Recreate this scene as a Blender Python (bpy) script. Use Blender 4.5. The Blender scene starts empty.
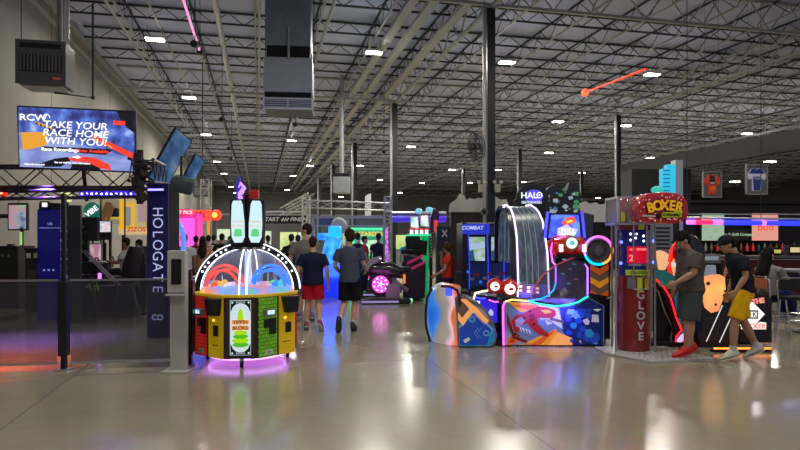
import bpy, bmesh, math, random
from mathutils import Vector, Matrix, Euler, noise
random.seed(7)
PI = math.pi
YAW = math.radians(13.2)          # the hall's axis is +Y, the camera looks 13.2 degrees right of it
CY, SY = math.cos(YAW), math.sin(YAW)
FL, HOR, EYE = 600.0, 238.0, 1.6
scene = bpy.context.scene
COL = scene.collection

def W(px, D, z=0.0):
    """ground plan point seen in column px at distance D along the view axis"""
    lat = (px - 400) * D / FL
    return Vector((lat * CY + D * SY, -lat * SY + D * CY, z))
def ZZ(py, D): return EYE + (HOR - py) * D / FL
def GD(py, z=0.0): return (EYE - z) * FL / (py - HOR)

# ---------------------------------------------------------------- materials
MATS = {}
def mat(name, col, rough=0.5, metal=0.0, emit=None, es=0.0, alpha=1.0, trans=0.0, var=0.08, scale=8.0, coat=0.0, spec=0.5, ior=1.45):
    if name in MATS: return MATS[name]
    m = bpy.data.materials.new(name); m.use_nodes = True
    nt = m.node_tree; b = nt.nodes['Principled BSDF']
    c = (*col, 1.0)
    b.inputs['Roughness'].default_value = rough
    b.inputs['Metallic'].default_value = metal
    b.inputs['Specular IOR Level'].default_value = spec
    b.inputs['Coat Weight'].default_value = coat
    b.inputs['IOR'].default_value = ior
    b.inputs['Transmission Weight'].default_value = trans
    b.inputs['Alpha'].default_value = alpha
    tc = nt.nodes.new('ShaderNodeTexCoord'); n = nt.nodes.new('ShaderNodeTexNoise')
    n.inputs['Scale'].default_value = scale; n.inputs['Detail'].default_value = 3
    nt.links.new(tc.outputs['Object'], n.inputs['Vector'])
    mx = nt.nodes.new('ShaderNodeMix'); mx.data_type = 'RGBA'
    mx.inputs[6].default_value = (*[max(0, x * (1 - var)) for x in col], 1)
    mx.inputs[7].default_value = (*[min(1, x * (1 + var)) for x in col], 1)
    nt.links.new(n.outputs['Fac'], mx.inputs[0])
    nt.links.new(mx.outputs[2], b.inputs['Base Color'])
    if emit is not None:
        b.inputs['Emission Color'].default_value = (*emit, 1)
        b.inputs['Emission Strength'].default_value = es
    MATS[name] = m
    return m
def glow(name, col, es=1.0):
    return mat(name, tuple(x * 0.15 for x in col), 0.5, emit=col, es=es * .8)
def glass(name, col=(1, 1, 1), alpha=0.12, rough=0.05):
    """thin clear sheet: mostly see-through with a faint tint and a real reflection"""
    if name in MATS: return MATS[name]
    m = bpy.data.materials.new(name); m.use_nodes = True
    nt = m.node_tree; nt.nodes.remove(nt.nodes['Principled BSDF'])
    out = nt.nodes['Material Output']
    t = nt.nodes.new('ShaderNodeBsdfTransparent'); t.inputs['Color'].default_value = (*[1 - (1 - c) * 0.5 for c in col], 1)
    g = nt.nodes.new('ShaderNodeBsdfPrincipled'); g.inputs['Base Color'].default_value = (*col, 1)
    g.inputs['Roughness'].default_value = rough
    fr = nt.nodes.new('ShaderNodeLayerWeight'); fr.inputs['Blend'].default_value = 0.25
    mp = nt.nodes.new('ShaderNodeMapRange'); mp.inputs[3].default_value = alpha; mp.inputs[4].default_value = min(1, alpha + 0.35)
    nt.links.new(fr.outputs['Facing'], mp.inputs[0])
    mx = nt.nodes.new('ShaderNodeMixShader')
    nt.links.new(mp.outputs[0], mx.inputs[0]); nt.links.new(t.outputs[0], mx.inputs[1]); nt.links.new(g.outputs[0], mx.inputs[2])
    nt.links.new(mx.outputs[0], out.inputs['Surface'])
    MATS[name] = m
    return m

def brick(name, c1, c2, mortar, scale, es=0.0, bw=0.5, rh=0.25):
    if name in MATS: return MATS[name]
    m = mat(name, c1, 0.45, spec=0.4)
    nt = m.node_tree; b = nt.nodes['Principled BSDF']
    tc = nt.nodes.new('ShaderNodeTexCoord'); mp = nt.nodes.new('ShaderNodeMapping')
    mp.inputs['Rotation'].default_value = (PI / 2, 0, 0)
    cb = nt.nodes.new('ShaderNodeCombineXYZ'); sp = nt.nodes.new('ShaderNodeSeparateXYZ')
    nt.links.new(tc.outputs['Object'], sp.inputs[0])
    ad = nt.nodes.new('ShaderNodeMath'); ad.operation = 'ADD'
    nt.links.new(sp.outputs[0], ad.inputs[0]); nt.links.new(sp.outputs[1], ad.inputs[1])
    nt.links.new(ad.outputs[0], cb.inputs[0]); nt.links.new(sp.outputs[2], cb.inputs[1])
    br = nt.nodes.new('ShaderNodeTexBrick')
    br.inputs['Color1'].default_value = (*c1, 1); br.inputs['Color2'].default_value = (*c2, 1); br.inputs['Mortar'].default_value = (*mortar, 1)
    br.inputs['Scale'].default_value = scale; br.inputs['Mortar Size'].default_value = 0.02
    br.inputs['Brick Width'].default_value = bw; br.inputs['Row Height'].default_value = rh
    nt.links.new(cb.outputs[0], br.inputs['Vector'])
    nt.links.new(br.outputs['Color'], b.inputs['Base Color'])
    if es:
        nt.links.new(br.outputs['Color'], b.inputs['Emission Color']); b.inputs['Emission Strength'].default_value = es
    return m

# ---------------------------------------------------------------- mesh builder
class MB:
    def __init__(s): s.v = []; s.f = []; s.m = []
    def add(s, vs, fs, mi=0, M=None):
        o = len(s.v)
        s.v += [(M @ Vector(p)) if M else Vector(p) for p in vs]
        s.f += [[i + o for i in f] for f in fs]
        s.m += [mi] * len(fs)
        return s
    def box(s, c, d, mi=0, rz=0, M=None, rx=0, ry=0):
        x, y, z = d[0] / 2, d[1] / 2, d[2] / 2
        R = Matrix.Translation(c) @ Euler((rx, ry, rz)).to_matrix().to_4x4()
        if M: R = M @ R
        vs = [(a, b, e) for a in (-x, x) for b in (-y, y) for e in (-z, z)]
        return s.add(vs, [(0, 1, 3, 2), (4, 6, 7, 5), (0, 4, 5, 1), (2, 3, 7, 6), (0, 2, 6, 4), (1, 5, 7, 3)], mi, R)
    def rings(s, rs, mi=0, cap=True, M=None, closed=False):
        n = len(rs[0]); vs = [p for r in rs for p in r]; fs = []
        k = len(rs)
        for i in range(k if closed else k - 1):
            j = (i + 1) % k
            for a in range(n):
                b = (a + 1) % n
                fs.append((i * n + a, i * n + b, j * n + b, j * n + a))
        if cap and not closed:
            fs.append(tuple(range(n))[::-1]); fs.append(tuple((k - 1) * n + a for a in range(n)))
        return s.add(vs, fs, mi, M)
    def tube(s, pts, r, mi=0, n=8, closed=False, M=None, flat=1.0, cap=True):
        pts = [Vector(p) for p in pts]; k = len(pts)
        rr = r if isinstance(r, (list, tuple)) else [r] * k
        rs = []; up = None
        for i, p in enumerate(pts):
            if closed: t = (pts[(i + 1) % k] - pts[i - 1])
            else: t = pts[min(i + 1, k - 1)] - pts[max(i - 1, 0)]
            if t.length < 1e-9: t = Vector((0, 0, 1))
            t.normalize()
            if up is None:
                up = Vector((0, 0, 1)) if abs(t.z) < 0.9 else Vector((0, 1, 0))
            u = (up - t * up.dot(t))
            if u.length < 1e-6: u = t.orthogonal()
            u.normalize(); w = t.cross(u); up = u
            rs.append([p + (w * math.cos(2 * PI * a / n + PI / n) + u * math.sin(2 * PI * a / n + PI / n) * flat) * rr[i] for a in range(n)])
        return s.rings(rs, mi, cap, M, closed)
    def cyl(s, a, b, r, mi=0, n=12, M=None): return s.tube([a, b], r, mi, n, M=M)
    def lathe(s, prof, mi=0, n=24, c=(0, 0, 0), M=None, sx=1, sy=1):
        rs = [[Vector((c[0] + r * math.cos(2 * PI * a / n) * sx, c[1] + r * math.sin(2 * PI * a / n) * sy, c[2] + z)) for a in range(n)] for r, z in prof]
        return s.rings(rs, mi, True, M)
    def prism(s, poly, y0, y1, mi=0, M=None):
        """polygon in (x,z) standing up, from depth y0 to y1"""
        n = len(poly)
        vs = [(x, y0, z) for x, z in poly] + [(x, y1, z) for x, z in poly]
        fs = [tuple(range(n)), tuple(range(2 * n - 1, n - 1, -1))] + [(i, i + n, (i + 1) % n + n, (i + 1) % n) for i in range(n)]
        return s.add(vs, fs, mi, M)
    def plan(s, poly, z0, z1, mi=0, M=None):
        n = len(poly)
        vs = [(x, y, z0) for x, y in poly] + [(x, y, z1) for x, y in poly]
        fs = [tuple(range(n))[::-1], tuple(range(n, 2 * n))] + [(i, (i + 1) % n, (i + 1) % n + n, i + n) for i in range(n)]
        return s.add(vs, fs, mi, M)
    def ball(s, c, r, mi=0, n=12, M=None, k=None):
        if not isinstance(r, (list, tuple)): r = (r, r, r)
        k = k or max(5, n // 2 + 1); rs = []
        for i in range(k + 1):
            t = PI * i / k
            q = max(math.sin(t), 0.02)
            rs.append([Vector((c[0] + r[0] * q * math.cos(2 * PI * a / n), c[1] + r[1] * q * math.sin(2 * PI * a / n), c[2] - r[2] * math.cos(t))) for a in range(n)])
        return s.rings(rs, mi, True, M)
    def text(s, body, x, z, y, size, mi=0, depth=0.004, bold=0.0, align='CENTER', shear=0.0, sp=1.0, M=None, rot=0.0, sx=1.0):
        """text standing up in the xz plane facing -y"""
        cu = bpy.data.curves.new('t', 'FONT'); cu.body = body; cu.size = size; cu.align_x = align; cu.align_y = 'CENTER'
        cu.extrude = depth; cu.offset = bold; cu.shear = shear; cu.space_character = sp; cu.resolution_u = 3
        ob = bpy.data.objects.new('t', cu)
        me = bpy.data.meshes.new_from_object(ob)
        R = Matrix.Translation((x, y, z)) @ Matrix.Rotation(rot, 4, 'Y') @ Matrix.Rotation(PI / 2, 4, 'X') @ Matrix.Diagonal((sx, 1, 1, 1))
        if M: R = M @ R
        s.add([v.co.copy() for v in me.vertices], [list(p.vertices) for p in me.polygons], mi, R)
        bpy.data.meshes.remove(me); bpy.data.objects.remove(ob); bpy.data.curves.remove(cu)
        return s
    def mesh(s, name, mats, smooth=False, bevel=0.0):
        me = bpy.data.meshes.new(name)
        me.from_pydata([tuple(v) for v in s.v], [], s.f)
        if not isinstance(mats, (list, tuple)): mats = [mats]
        for m in mats: me.materials.append(m)
        me.polygons.foreach_set('material_index', s.m)
        me.update()
        bm = bmesh.new(); bm.from_mesh(me)
        bmesh.ops.recalc_face_normals(bm, faces=bm.faces)
        if bevel:
            es = [e for e in bm.edges if len(e.link_faces) == 2 and e.calc_face_angle(0) > 0.6]
            bmesh.ops.bevel(bm, geom=es, offset=bevel, segments=2, affect='EDGES', profile=0.6, clamp_overlap=True)
        if smooth:
            for f in bm.faces: f.smooth = True
        bm.to_mesh(me); bm.free()
        if smooth: me.set_sharp_from_angle(angle=math.radians(40))
        return me
    def build(s, name, mats, parent=None, smooth=False, bevel=0.0, label=None, loc=None, rz=0.0):
        o = bpy.data.objects.new(name, s.mesh(name, mats, smooth, bevel)); COL.objects.link(o)
        if parent: o.parent = parent
        if loc is not None: o.location = loc
        if rz: o.rotation_euler.z = rz
        if label: o['label'] = label
        return o

def tag(o, label=None, cat=None, group=None, kind=None):
    if label: o['label'] = label
    if cat: o['category'] = cat
    if group: o['group'] = group
    if kind: o['kind'] = kind
    return o
def thing(name, label, cat, loc=(0, 0, 0), rz=0.0, group=None):
    o = bpy.data.objects.new(name, None); COL.objects.link(o); o.empty_display_size = 0.1
    o.location = loc; o.rotation_euler.z = rz
    return tag(o, label, cat, group)
def facing(name, label, cat, px, D, z=0.0, turn=0.0, group=None):
    """thing whose local x runs along the picture and whose front (-y) looks to the camera side"""
    return thing(name, label, cat, W(px, D, z), -YAW + turn, group)
def kids(o): return [c for c in bpy.data.objects if c.parent == o]
def copy_tree(o, parent=None):
    c = o.copy(); COL.objects.link(c)
    if parent: c.parent = parent
    for ch in kids(o): copy_tree(ch, c)
    return c
def struct(o): o['kind'] = 'structure'; return o
def arc(cx, cz, r, a0, a1, n=16, y=0.0, rz=None):
    rz = rz or r
    return [Vector((cx + r * math.cos(math.radians(a0 + (a1 - a0) * i / n)), y, cz + rz * math.sin(math.radians(a0 + (a1 - a0) * i / n)))) for i in range(n + 1)]
def xz(pts): return [(p[0], p[2]) for p in pts]
# ================================================================ people
M_black = mat('black_plastic', (.008, .008, .01), .35)
def remesh(mb, vox, smooth_it=2, noise_amp=0.0, noise_sc=30):
    me = mb.mesh('tmp', M_black)
    o = bpy.data.objects.new('tmp', me); COL.objects.link(o)
    r = o.modifiers.new('r', 'REMESH'); r.mode = 'VOXEL'; r.voxel_size = vox; r.use_smooth_shade = True
    if smooth_it:
        s = o.modifiers.new('s', 'SMOOTH'); s.iterations = smooth_it; s.factor = .5
    dg = bpy.context.evaluated_depsgraph_get(); dg.update()
    out = bpy.data.meshes.new_from_object(o.evaluated_get(dg))
    bpy.data.objects.remove(o); bpy.data.meshes.remove(me)
    if noise_amp:
        for v in out.vertices:
            v.co += v.normal * (noise.noise(v.co * noise_sc) * noise_amp)
    return out
def put(me, name, m, parent, label=None):
    me.materials.clear(); me.materials.append(m); me.name = name
    o = bpy.data.objects.new(name, me); COL.objects.link(o); o.parent = parent
    if label: o['label'] = label
    return o
SK = {'light': (.50, .29, .20), 'tan': (.38, .20, .12), 'brown': (.20, .10, .06)}
def skin(k): return mat('skin_' + k, SK[k], .5, var=.06, spec=.4)
def cloth(n, c, **k): return mat('cloth_' + n, c, .85, var=.14, scale=10, spec=.2, **k)
BASE = dict(pelvis=(0, 0, .95), waist=(0, 0, 1.10), chest=(0, 0, 1.30), neck=(0, -.01, 1.47), head=(0, .015, 1.63),
            shL=(-.18, 0, 1.415), elL=(-.225, -.02, 1.14), wrL=(-.235, .05, .90), shR=(.18, 0, 1.415), elR=(.225, -.02, 1.14), wrR=(.235, .05, .90),
            hipL=(-.09, 0, .92), knL=(-.10, .02, .50), anL=(-.10, -.02, .09), hipR=(.09, 0, .92), knR=(.10, .02, .50), anR=(.10, -.02, .09),
            toL=(-.115, .15, .03), toR=(.115, .15, .03))
def human(lab, px, D, head, H, pose={}, fat=1.0, sk='light', hair=(.02, .012, .008), hairstyle='short', top=('black', (.01, .01, .012)), bottom=('black', (.01, .01, .012)),
          hem=.0, shorts=True, leg_len=.78, shoe=('white', (.6, .6, .6)), sock=None, sleeve=.62, look=(0, 0), cap=None, detail=1, z=0.0, group=None, extras=None):
    J = {k: Vector(v) for k, v in BASE.items()}
    for k, v in pose.items(): J[k] = Vector(v)
    t = thing('person', lab, 'person', W(px, D, z), -YAW + head, group); t.scale = (H / 1.75,) * 3
    fg = detail == 1; vox = .0095 if fg else .022; sm = 2 if fg else 1
    X0 = Vector((1, 0, 0)); Y0v = Vector((0, 1, 0))
    def loft(mb, secs, n=20):
        mb.rings([[c + X0 * (w_ * math.cos(2 * PI * a / n)) + Y0v * (d_ * (math.sin(2 * PI * a / n)) * (1.0 if math.sin(2 * PI * a / n) < 0 else 1.0)) for a in range(n)] for c, w_, d_ in secs])
    pe, wa, ch, ne, hd = J['pelvis'], J['waist'], J['chest'], J['neck'], J['head']
    def up(a, b_, f): return a + (b_ - a) * f
    belly = Vector((0, .035 * (fat - 1) * 3, 0))
    # body
    b_ = MB()
    loft(b_, [(pe - Vector((0, 0, .09)), .10, .08), (pe, .155 * fat, .11 * fat), (wa + belly, .135 * fat, .105 * fat), (ch, .165 * fat, .115 * fat), (up(ch, ne, .5), .145, .09), (up(ch, ne, .8), .08, .065), (ne, .058, .058), (up(ne, hd, .55), .052, .056)])
    for s in 'LR':
        sh, el, wr = J['sh' + s], J['el' + s], J['wr' + s]; q = 1 + (fat - 1) * .7
        b_.tube([up(sh, ch, .3) - Vector((0, 0, .01)), up(sh, el, .08) - Vector((0, 0, .02)), up(sh, el, .5), el, up(el, wr, .3), wr], [.042, .048 * q, .046 * q, .038 * q, .041 * q, .026], 0, 12)
        hp, kn, an = J['hip' + s], J['kn' + s], J['an' + s]
        b_.tube([hp + Vector((0, 0, .04)), up(hp, kn, .15), up(hp, kn, .5), kn, up(kn, an, .3), up(kn, an, .65), an], [.08, .09 * q, .082 * q, .056 * q, .06 * q, .046 * q, .036], 0, 14)
        b_.tube([an - (J['to' + s] - an) * .15, an, up(an, J['to' + s], .6), J['to' + s]], [.03, .038, .035, .02], 0, 8)
        # hand
        d = (wr - el).normalized(); sx_ = -1 if s == 'L' else 1
        n_ = (Vector((-sx_, 0, 0)) - d * d.dot(Vector((-sx_, 0, 0)))); n_ = n_.normalized() if n_.length > .1 else Vector((0, 0, -1)); w_ = d.cross(n_).normalized()
        if w_.y < 0: w_ = -w_
        rs = []
        for f, a, e in ((-.01, .024, .02), (.03, .036, .017), (.07, .041, .016), (.095, .038, .013)):
            rs.append([wr + d * f + w_ * (a * math.cos(2 * PI * k / 10)) + n_ * (e * math.sin(2 * PI * k / 10)) for k in range(10)])
        b_.rings(rs)
        if fg:
            for k, (o_, L_) in enumerate(((.03, .068), (.010, .078), (-.010, .072), (-.029, .056))):
                p0 = wr + d * .085 + w_ * o_; p1 = p0 + d * L_ * .5 + n_ * .008 + w_ * o_ * .12; p2 = p1 + d * L_ * .38 + n_ * .022; p3 = p2 + d * .006 + n_ * .018
                b_.tube([p0, p1, p2, p3], [.0098, .0092, .0085, .0075], 0, 8)
            p0 = wr + d * .03 + w_ * .028; b_.tube([p0, p0 + d * .032 + w_ * .024 + n_ * .008, p0 + d * .062 + w_ * .03 + n_ * .018], [.013, .0115, .009], 0, 8)
    HM = Matrix.Translation(hd) @ Matrix.Rotation(look[0], 4, 'Z') @ Matrix.Rotation(look[1], 4, 'X')
    b_.ball((0, -.008, .022), (.074, .094, .10), 0, 18, HM); b_.ball((0, .022, -.045), (.056, .066, .075), 0, 16, HM); b_.ball((0, .055, -.085), (.028, .026, .02), 0, 10, HM)
    if fg:
        b_.tube([(0, .078, .02), (0, .098, -.012), (0, .104, -.022), (0, .085, -.03)], [.009, .012, .016, .012], 0, 8, M=HM)
        b_.tube([(-.022, .078, -.055), (0, .086, -.054), (.022, .078, -.055)], [.008, .011, .008], 0, 6, M=HM)
        b_.tube([(-.045, .07, .022), (0, .086, .026), (.045, .07, .022)], [.010, .011, .010], 0, 6, M=HM)
    for s in (-1, 1): b_.ball((s * .076, -.008, -.012), (.012, .02, .03), 0, 8, HM)
    put(remesh(b_, vox, sm), 'body', skin(sk), t)
    if fg:
        e_ = MB()
        for s in (-1, 1): e_.ball((s * .03, .074, .003), (.013, .011, .010), 0, 10, HM); e_.ball((s * .03, .083, .003), (.006, .004, .006), 1, 8, HM)
        e_.build('eyes', [mat('eye_white', (.6, .6, .58), .3), mat('iris_dark', (.02, .01, .006), .3)], t)
    # hair or cap
    hm = mat('hair_%.3f' % hair[0], hair, .75, var=.3, scale=40, spec=.15)
    h_ = MB()
    if hairstyle == 'short':
        h_.ball((0, -.02, .045), (.084, .098, .092), 0, 18, HM); h_.ball((0, -.05, .0), (.072, .06, .08), 0, 14, HM)
    elif hairstyle == 'mop':
        h_.ball((0, -.01, .05), (.097, .108, .098), 0, 18, HM); h_.ball((0, -.045, .0), (.088, .075, .09), 0, 14, HM); h_.ball((0, .06, .065), (.07, .04, .04), 0, 12, HM)
    elif hairstyle == 'long':
        h_.ball((0, -.015, .045), (.088, .104, .096), 0, 18, HM)
        h_.tube([HM @ Vector((0, -.05, .04)), HM @ Vector((0, -.075, -.10)), ne + Vector((0, -.10, -.10)), up(ne, wa, .45) + Vector((0, -.15, 0)), up(ne, wa, .8) + Vector((0, -.15, 0))], [.09, .10, .115, .11, .05], 0, 14)
    elif hairstyle == 'curly':
        h_.ball((0, -.03, .04), (.12, .13, .12), 0, 18, HM)
        for k in range(10): h_.ball((.11 * math.sin(k * 2.4), -.06 + .05 * math.cos(k * 1.7), -.16 + .025 * k), .05, 0, 8, HM)
    hv = .010 if fg else .02
    put(remesh(h_, hv, 1, .012 if hairstyle in ('mop', 'curly') else .004, 22), 'hair', hm, t)
    if cap:
        c_ = MB(); c_.ball((0, -.01, .055), (.092, .108, .085), 0, 18, HM); c_.tube([HM @ Vector((0, .06, .045)), HM @ Vector((0, .13, .035)), HM @ Vector((0, .165, .025))], [.07, .065, .03], 0, 12, flat=.14)
        put(remesh(c_, .011, 1), 'cap', cloth('cap', cap), t)
    # shirt
    s_ = MB(); hb = pe - Vector((0, 0, .03 + hem))
    loft(s_, [(hb, .175 * fat, .128 * fat), (up(hb, wa, .5) + belly * .6, .175 * fat, .13 * fat), (wa + belly, .165 * fat, .13 * fat), (up(wa, ch, .5) + belly * .5, .172 * fat, .13 * fat), (ch, .185 * fat, .135 * fat), (up(ch, ne, .5), .165 * (1 + (fat - 1) * .5), .115), (up(ch, ne, .78), .12, .095), (up(ch, ne, .97), .075, .07)], 24)
    for s in 'LR':
        sh, el = J['sh' + s], J['el' + s]; q = 1 + (fat - 1) * .7
        s_.tube([up(sh, ch, .3) + Vector((0, 0, .0)), up(sh, el, .06) - Vector((0, 0, .022)), up(sh, el, sleeve * .6), up(sh, el, sleeve)], [.055, .066 * q, .066 * q, .068 * q], 0, 14)
        if sleeve > .95: s_.tube([el, up(el, J['wr' + s], .9)], [.055, .04], 0, 12)
    me = remesh(s_, .012 if fg else .022, 3 if fg else 1)
    for v in me.vertices: v.co += v.normal * (.006 * noise.noise(Vector((v.co.x * 7, v.co.y * 7, v.co.z * 16))) + .004)
    put(me, 'shirt', cloth(*top), t)
    # shorts or trousers
    p_ = MB()
    loft(p_, [(up(pe, wa, .25), .145 * fat, .10 * fat), (pe, .162 * fat, .115 * fat), (pe - Vector((0, 0, .09)), .165 * fat, .12 * fat), (pe - Vector((0, 0, .13)), .12, .09)], 24)
    for s in 'LR':
        hp, kn, an = J['hip' + s], J['kn' + s], J['an' + s]; q = 1 + (fat - 1) * .7
        if shorts:
            e_ = up(hp, kn, leg_len) if leg_len <= 1 else up(kn, an, leg_len - 1)
            p_.tube([hp + Vector((0, 0, .02)), up(hp, e_, .3), up(hp, e_, .7), e_], [.09 * q, .103 * q, .10 * q, .104 * q], 0, 16)
        else: p_.tube([hp + Vector((0, 0, .02)), up(hp, kn, .5), kn, up(kn, an, .5), up(kn, an, .93)], [.095 * q, .097 * q, .078 * q, .068 * q, .062], 0, 16)
    me = remesh(p_, .012 if fg else .022, 3 if fg else 1)
    for v in me.vertices: v.co += v.normal * (.006 * noise.noise(v.co * 11) + .003)
    put(me, 'shorts' if shorts else 'trousers', cloth(*bottom), t)
    # socks and shoes
    for s in 'LR':
        kn, an, to = J['kn' + s], J['an' + s], J['to' + s]
        if sock: MB().tube([an, up(an, kn, .12), up(an, kn, .26)], [.042, .044, .048], 0, 14).build('sock', cloth('sock', sock), t, smooth=True)
        d = (to - an); fw = Vector((d.x, d.y, d.z + .06 * 0)); 
        L_ = d.normalized(); side = Vector((L_.y, -L_.x, 0)); side = side.normalized() if side.length > .1 else Vector((1, 0, 0)); upv = side.cross(L_).normalized()
        if upv.z < 0 and abs(L_.z) < .8: upv = -upv
        o_ = an - upv * .0
        sh_ = MB(); rs = []; so = []
        foot = (to - an).length
        for f, w_, zt_, zb_ in ((-.085, .034, .06, -.035), (-.04, .046, .085, -.04), (.03, .048, .08, -.035), (.09, .052, .045, -.03), (.15, .056, .03, -.022), (.20, .052, .016, -.018), (.245, .028, .0, -.014)):
            c = an + L_ * (f * .9)
            rs.append([c + side * (w_ * math.cos(a)) + upv * ((zt_ if math.sin(a) > 0 else -zb_) * math.sin(a) if math.sin(a) > 0 else zb_ * -math.sin(a)) for a in [2 * PI * k / 14 for k in range(14)]])
        sh_.rings(rs)
        so_ = put(remesh(sh_, .010 if fg else .02, 1), 'shoe', mat('shoe_' + shoe[0], shoe[1], .6), t)
        if fg:
            sb = MB(); rr = []
            for f, w_, zb_ in ((-.075, .028, -.032), (-.03, .042, -.036), (.03, .044, -.034), (.09, .048, -.032), (.15, .053, -.026), (.20, .047, -.020), (.24, .022, -.014)):
                c = an + L_ * (f * .9) + upv * zb_; rr.append([c + side * w_, c - side * w_, c - side * w_ - upv * .016, c + side * w_ - upv * .016])
            sb.rings(rr).build('sole', mat('sole_' + shoe[0], tuple(min(.6, x * 1.1 + .02) for x in (shoe[2] if len(shoe) > 2 else shoe[1])), .6), so_, bevel=.003)
    return t

human('boy from behind in navy T-shirt and red shorts, walking away nearest the dome game', 313, 10.45, 0, 1.62, fat=1.14, sk='light', hair=(.025, .013, .007), hairstyle='short',
      top=('navy', (.008, .012, .035)), bottom=('red', (.42, .008, .02)), leg_len=.80, hem=.07, shoe=('redwhite', (.25, .03, .04), (.6, .6, .6)), sock=(.5, .5, .5), sleeve=.72,
      pose=dict(knL=(-.10, .04, .50), anL=(-.12, .0, .09), toL=(-.15, .15, .03), knR=(.11, .0, .50), anR=(.16, -.22, .14), toR=(.18, -.10, .03), elL=(-.27, -.05, 1.13), wrL=(-.30, .02, .88), elR=(.27, -.06, 1.13), wrR=(.29, -.03, .88)))
human('teenage boy from behind in slate blue T-shirt and black shorts, walking away', 349.5, 10.3, -.05, 1.74, sk='light', hair=(.03, .015, .008), hairstyle='mop',
      top=('slate', (.05, .065, .095)), bottom=('black', (.006, .006, .008)), leg_len=.92, hem=.07, shoe=('black', (.015, .015, .02)), sock=(.03, .03, .035), sleeve=.7, look=(.5, 0),
      pose=dict(knL=(-.09, .02, .50), anL=(-.15, -.22, .20), toL=(-.17, -.16, .05), anR=(.06, .0, .09), toR=(.08, .15, .03), knR=(.09, .05, .5), elL=(-.25, -.02, 1.13), wrL=(-.20, .20, 1.0), elR=(.25, .02, 1.15), wrR=(.25, .22, 1.05)))
human('tall man in grey T-shirt turning his head left, behind the boy in red shorts', 306, 11.6, .1, 1.87, fat=1.15, sk='light', hair=(.02, .012, .008), hairstyle='short',
      top=('grey', (.16, .15, .14)), bottom=('paleblue', (.10, .12, .30)), leg_len=.95, hem=.05, shoe=('violet', (.12, .06, .30), (.5, .45, .6)), sock=(.4, .4, .4), look=(1.25, 0), sleeve=.75,
      pose=dict(anL=(-.14, .02, .09), toL=(-.22, .14, .03), elL=(-.28, -.02, 1.13), wrL=(-.30, .06, .88)))
human('heavy man in dark cap, taupe T-shirt, denim shorts and red shoes facing left', 691, 7.98, PI / 2, 1.70, fat=1.28, sk='tan', hair=(.01, .008, .006), hairstyle='short', cap=(.012, .012, .014),
      top=('taupe', (.085, .07, .065)), bottom=('denim', (.055, .065, .07)), leg_len=1.0, hem=.03, shoe=('red', (.55, .012, .012), (.5, .01, .012)), sleeve=.75, z=.036, look=(0, -.42),
      pose=dict(neck=(0, .05, 1.455), head=(0, .115, 1.575), chest=(0, -.01, 1.29), shL=(-.2, -.0, 1.40), shR=(.2, .0, 1.40), elR=(.24, -.03, 1.12), wrR=(.22, .10, .90), elL=(-.23, .08, 1.14), wrL=(-.20, .28, 1.02),
                anL=(-.09, .10, .09), toL=(-.10, .27, .03), knL=(-.1, .06, .5), anR=(.1, -.05, .09), toR=(.12, .12, .03)))
human('slim man in black cap and T-shirt with yellow shorts and cream clogs, stepping left', 742, 7.9, PI / 2 - .1, 1.70, fat=1.0, sk='tan', hair=(.008, .006, .006), hairstyle='short', cap=(.008, .008, .01),
      top=('blacktee', (.012, .014, .022)), bottom=('yellow', (.72, .40, .005)), leg_len=.88, hem=.0, shoe=('cream', (.55, .52, .42)), sock=(.6, .6, .6), sleeve=.72, look=(0, -.35),
      pose=dict(pelvis=(0, -.02, .95), neck=(0, .11, 1.45), head=(0, .20, 1.555), chest=(0, .06, 1.29), waist=(0, .0, 1.1), shL=(-.17, .06, 1.40), shR=(.17, .06, 1.40), elR=(.22, .0, 1.13), wrR=(.20, .09, .90), elL=(-.22, .05, 1.14), wrL=(-.2, .16, .95),
                hipL=(-.09, 0, .92), knL=(-.10, .14, .52), anL=(-.10, .16, .09), toL=(-.10, .33, .03), knR=(.10, -.06, .52), anR=(.10, -.25, .13), toR=(.11, -.09, .04)))
p5 = bpy.data.objects[[o.name for o in bpy.data.objects if o.get('label', '').startswith('slim man')][0]]
m = MB()
for i in range(5): m.box((0, -.10 + .012 * i, 1.06 + .065 * i), (.17 - .02 * (i % 2), .006, .035), rx=-.18)
m.build('back_print', mat('print_maroon', (.3, .02, .02), .6), p5)
human('woman with long dark hair sitting on a bar stool, seen from behind her shoulder', 768, 9.9, -PI / 2 + .35, 1.68, sk='light', hair=(.008, .005, .004), hairstyle='long',
      top=('ashgrey', (.20, .19, .18)), bottom=('jeans', (.02, .03, .09)), shorts=False, shoe=('whitelow', (.5, .48, .5)), sleeve=.98, z=-.24,
      pose=dict(elR=(.22, .16, 1.16), wrR=(.12, .42, 1.12), elL=(-.22, .14, 1.16), wrL=(-.14, .40, 1.12), hipL=(-.09, .04, .93), hipR=(.09, .04, .93), knL=(-.11, .42, .96), knR=(.11, .42, .93), anL=(-.1, .50, .55), anR=(.1, .46, .53), toL=(-.1, .66, .49), toR=(.12, .62, .47)))
human('girl with curly brown hair and red top, hand at face, beside the partition', 448, 12.2, PI / 2, 1.50, sk='tan', hair=(.06, .03, .012), hairstyle='curly',
      top=('redtop', (.5, .03, .02)), bottom=('darkjeans', (.01, .012, .03)), shorts=False, sleeve=.5, shoe=('white', (.6, .6, .6)),
      pose=dict(elR=(.2, .14, 1.18), wrR=(.06, .15, 1.44), elL=(-.2, .1, 1.12), wrL=(-.12, .28, 1.0)))
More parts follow.
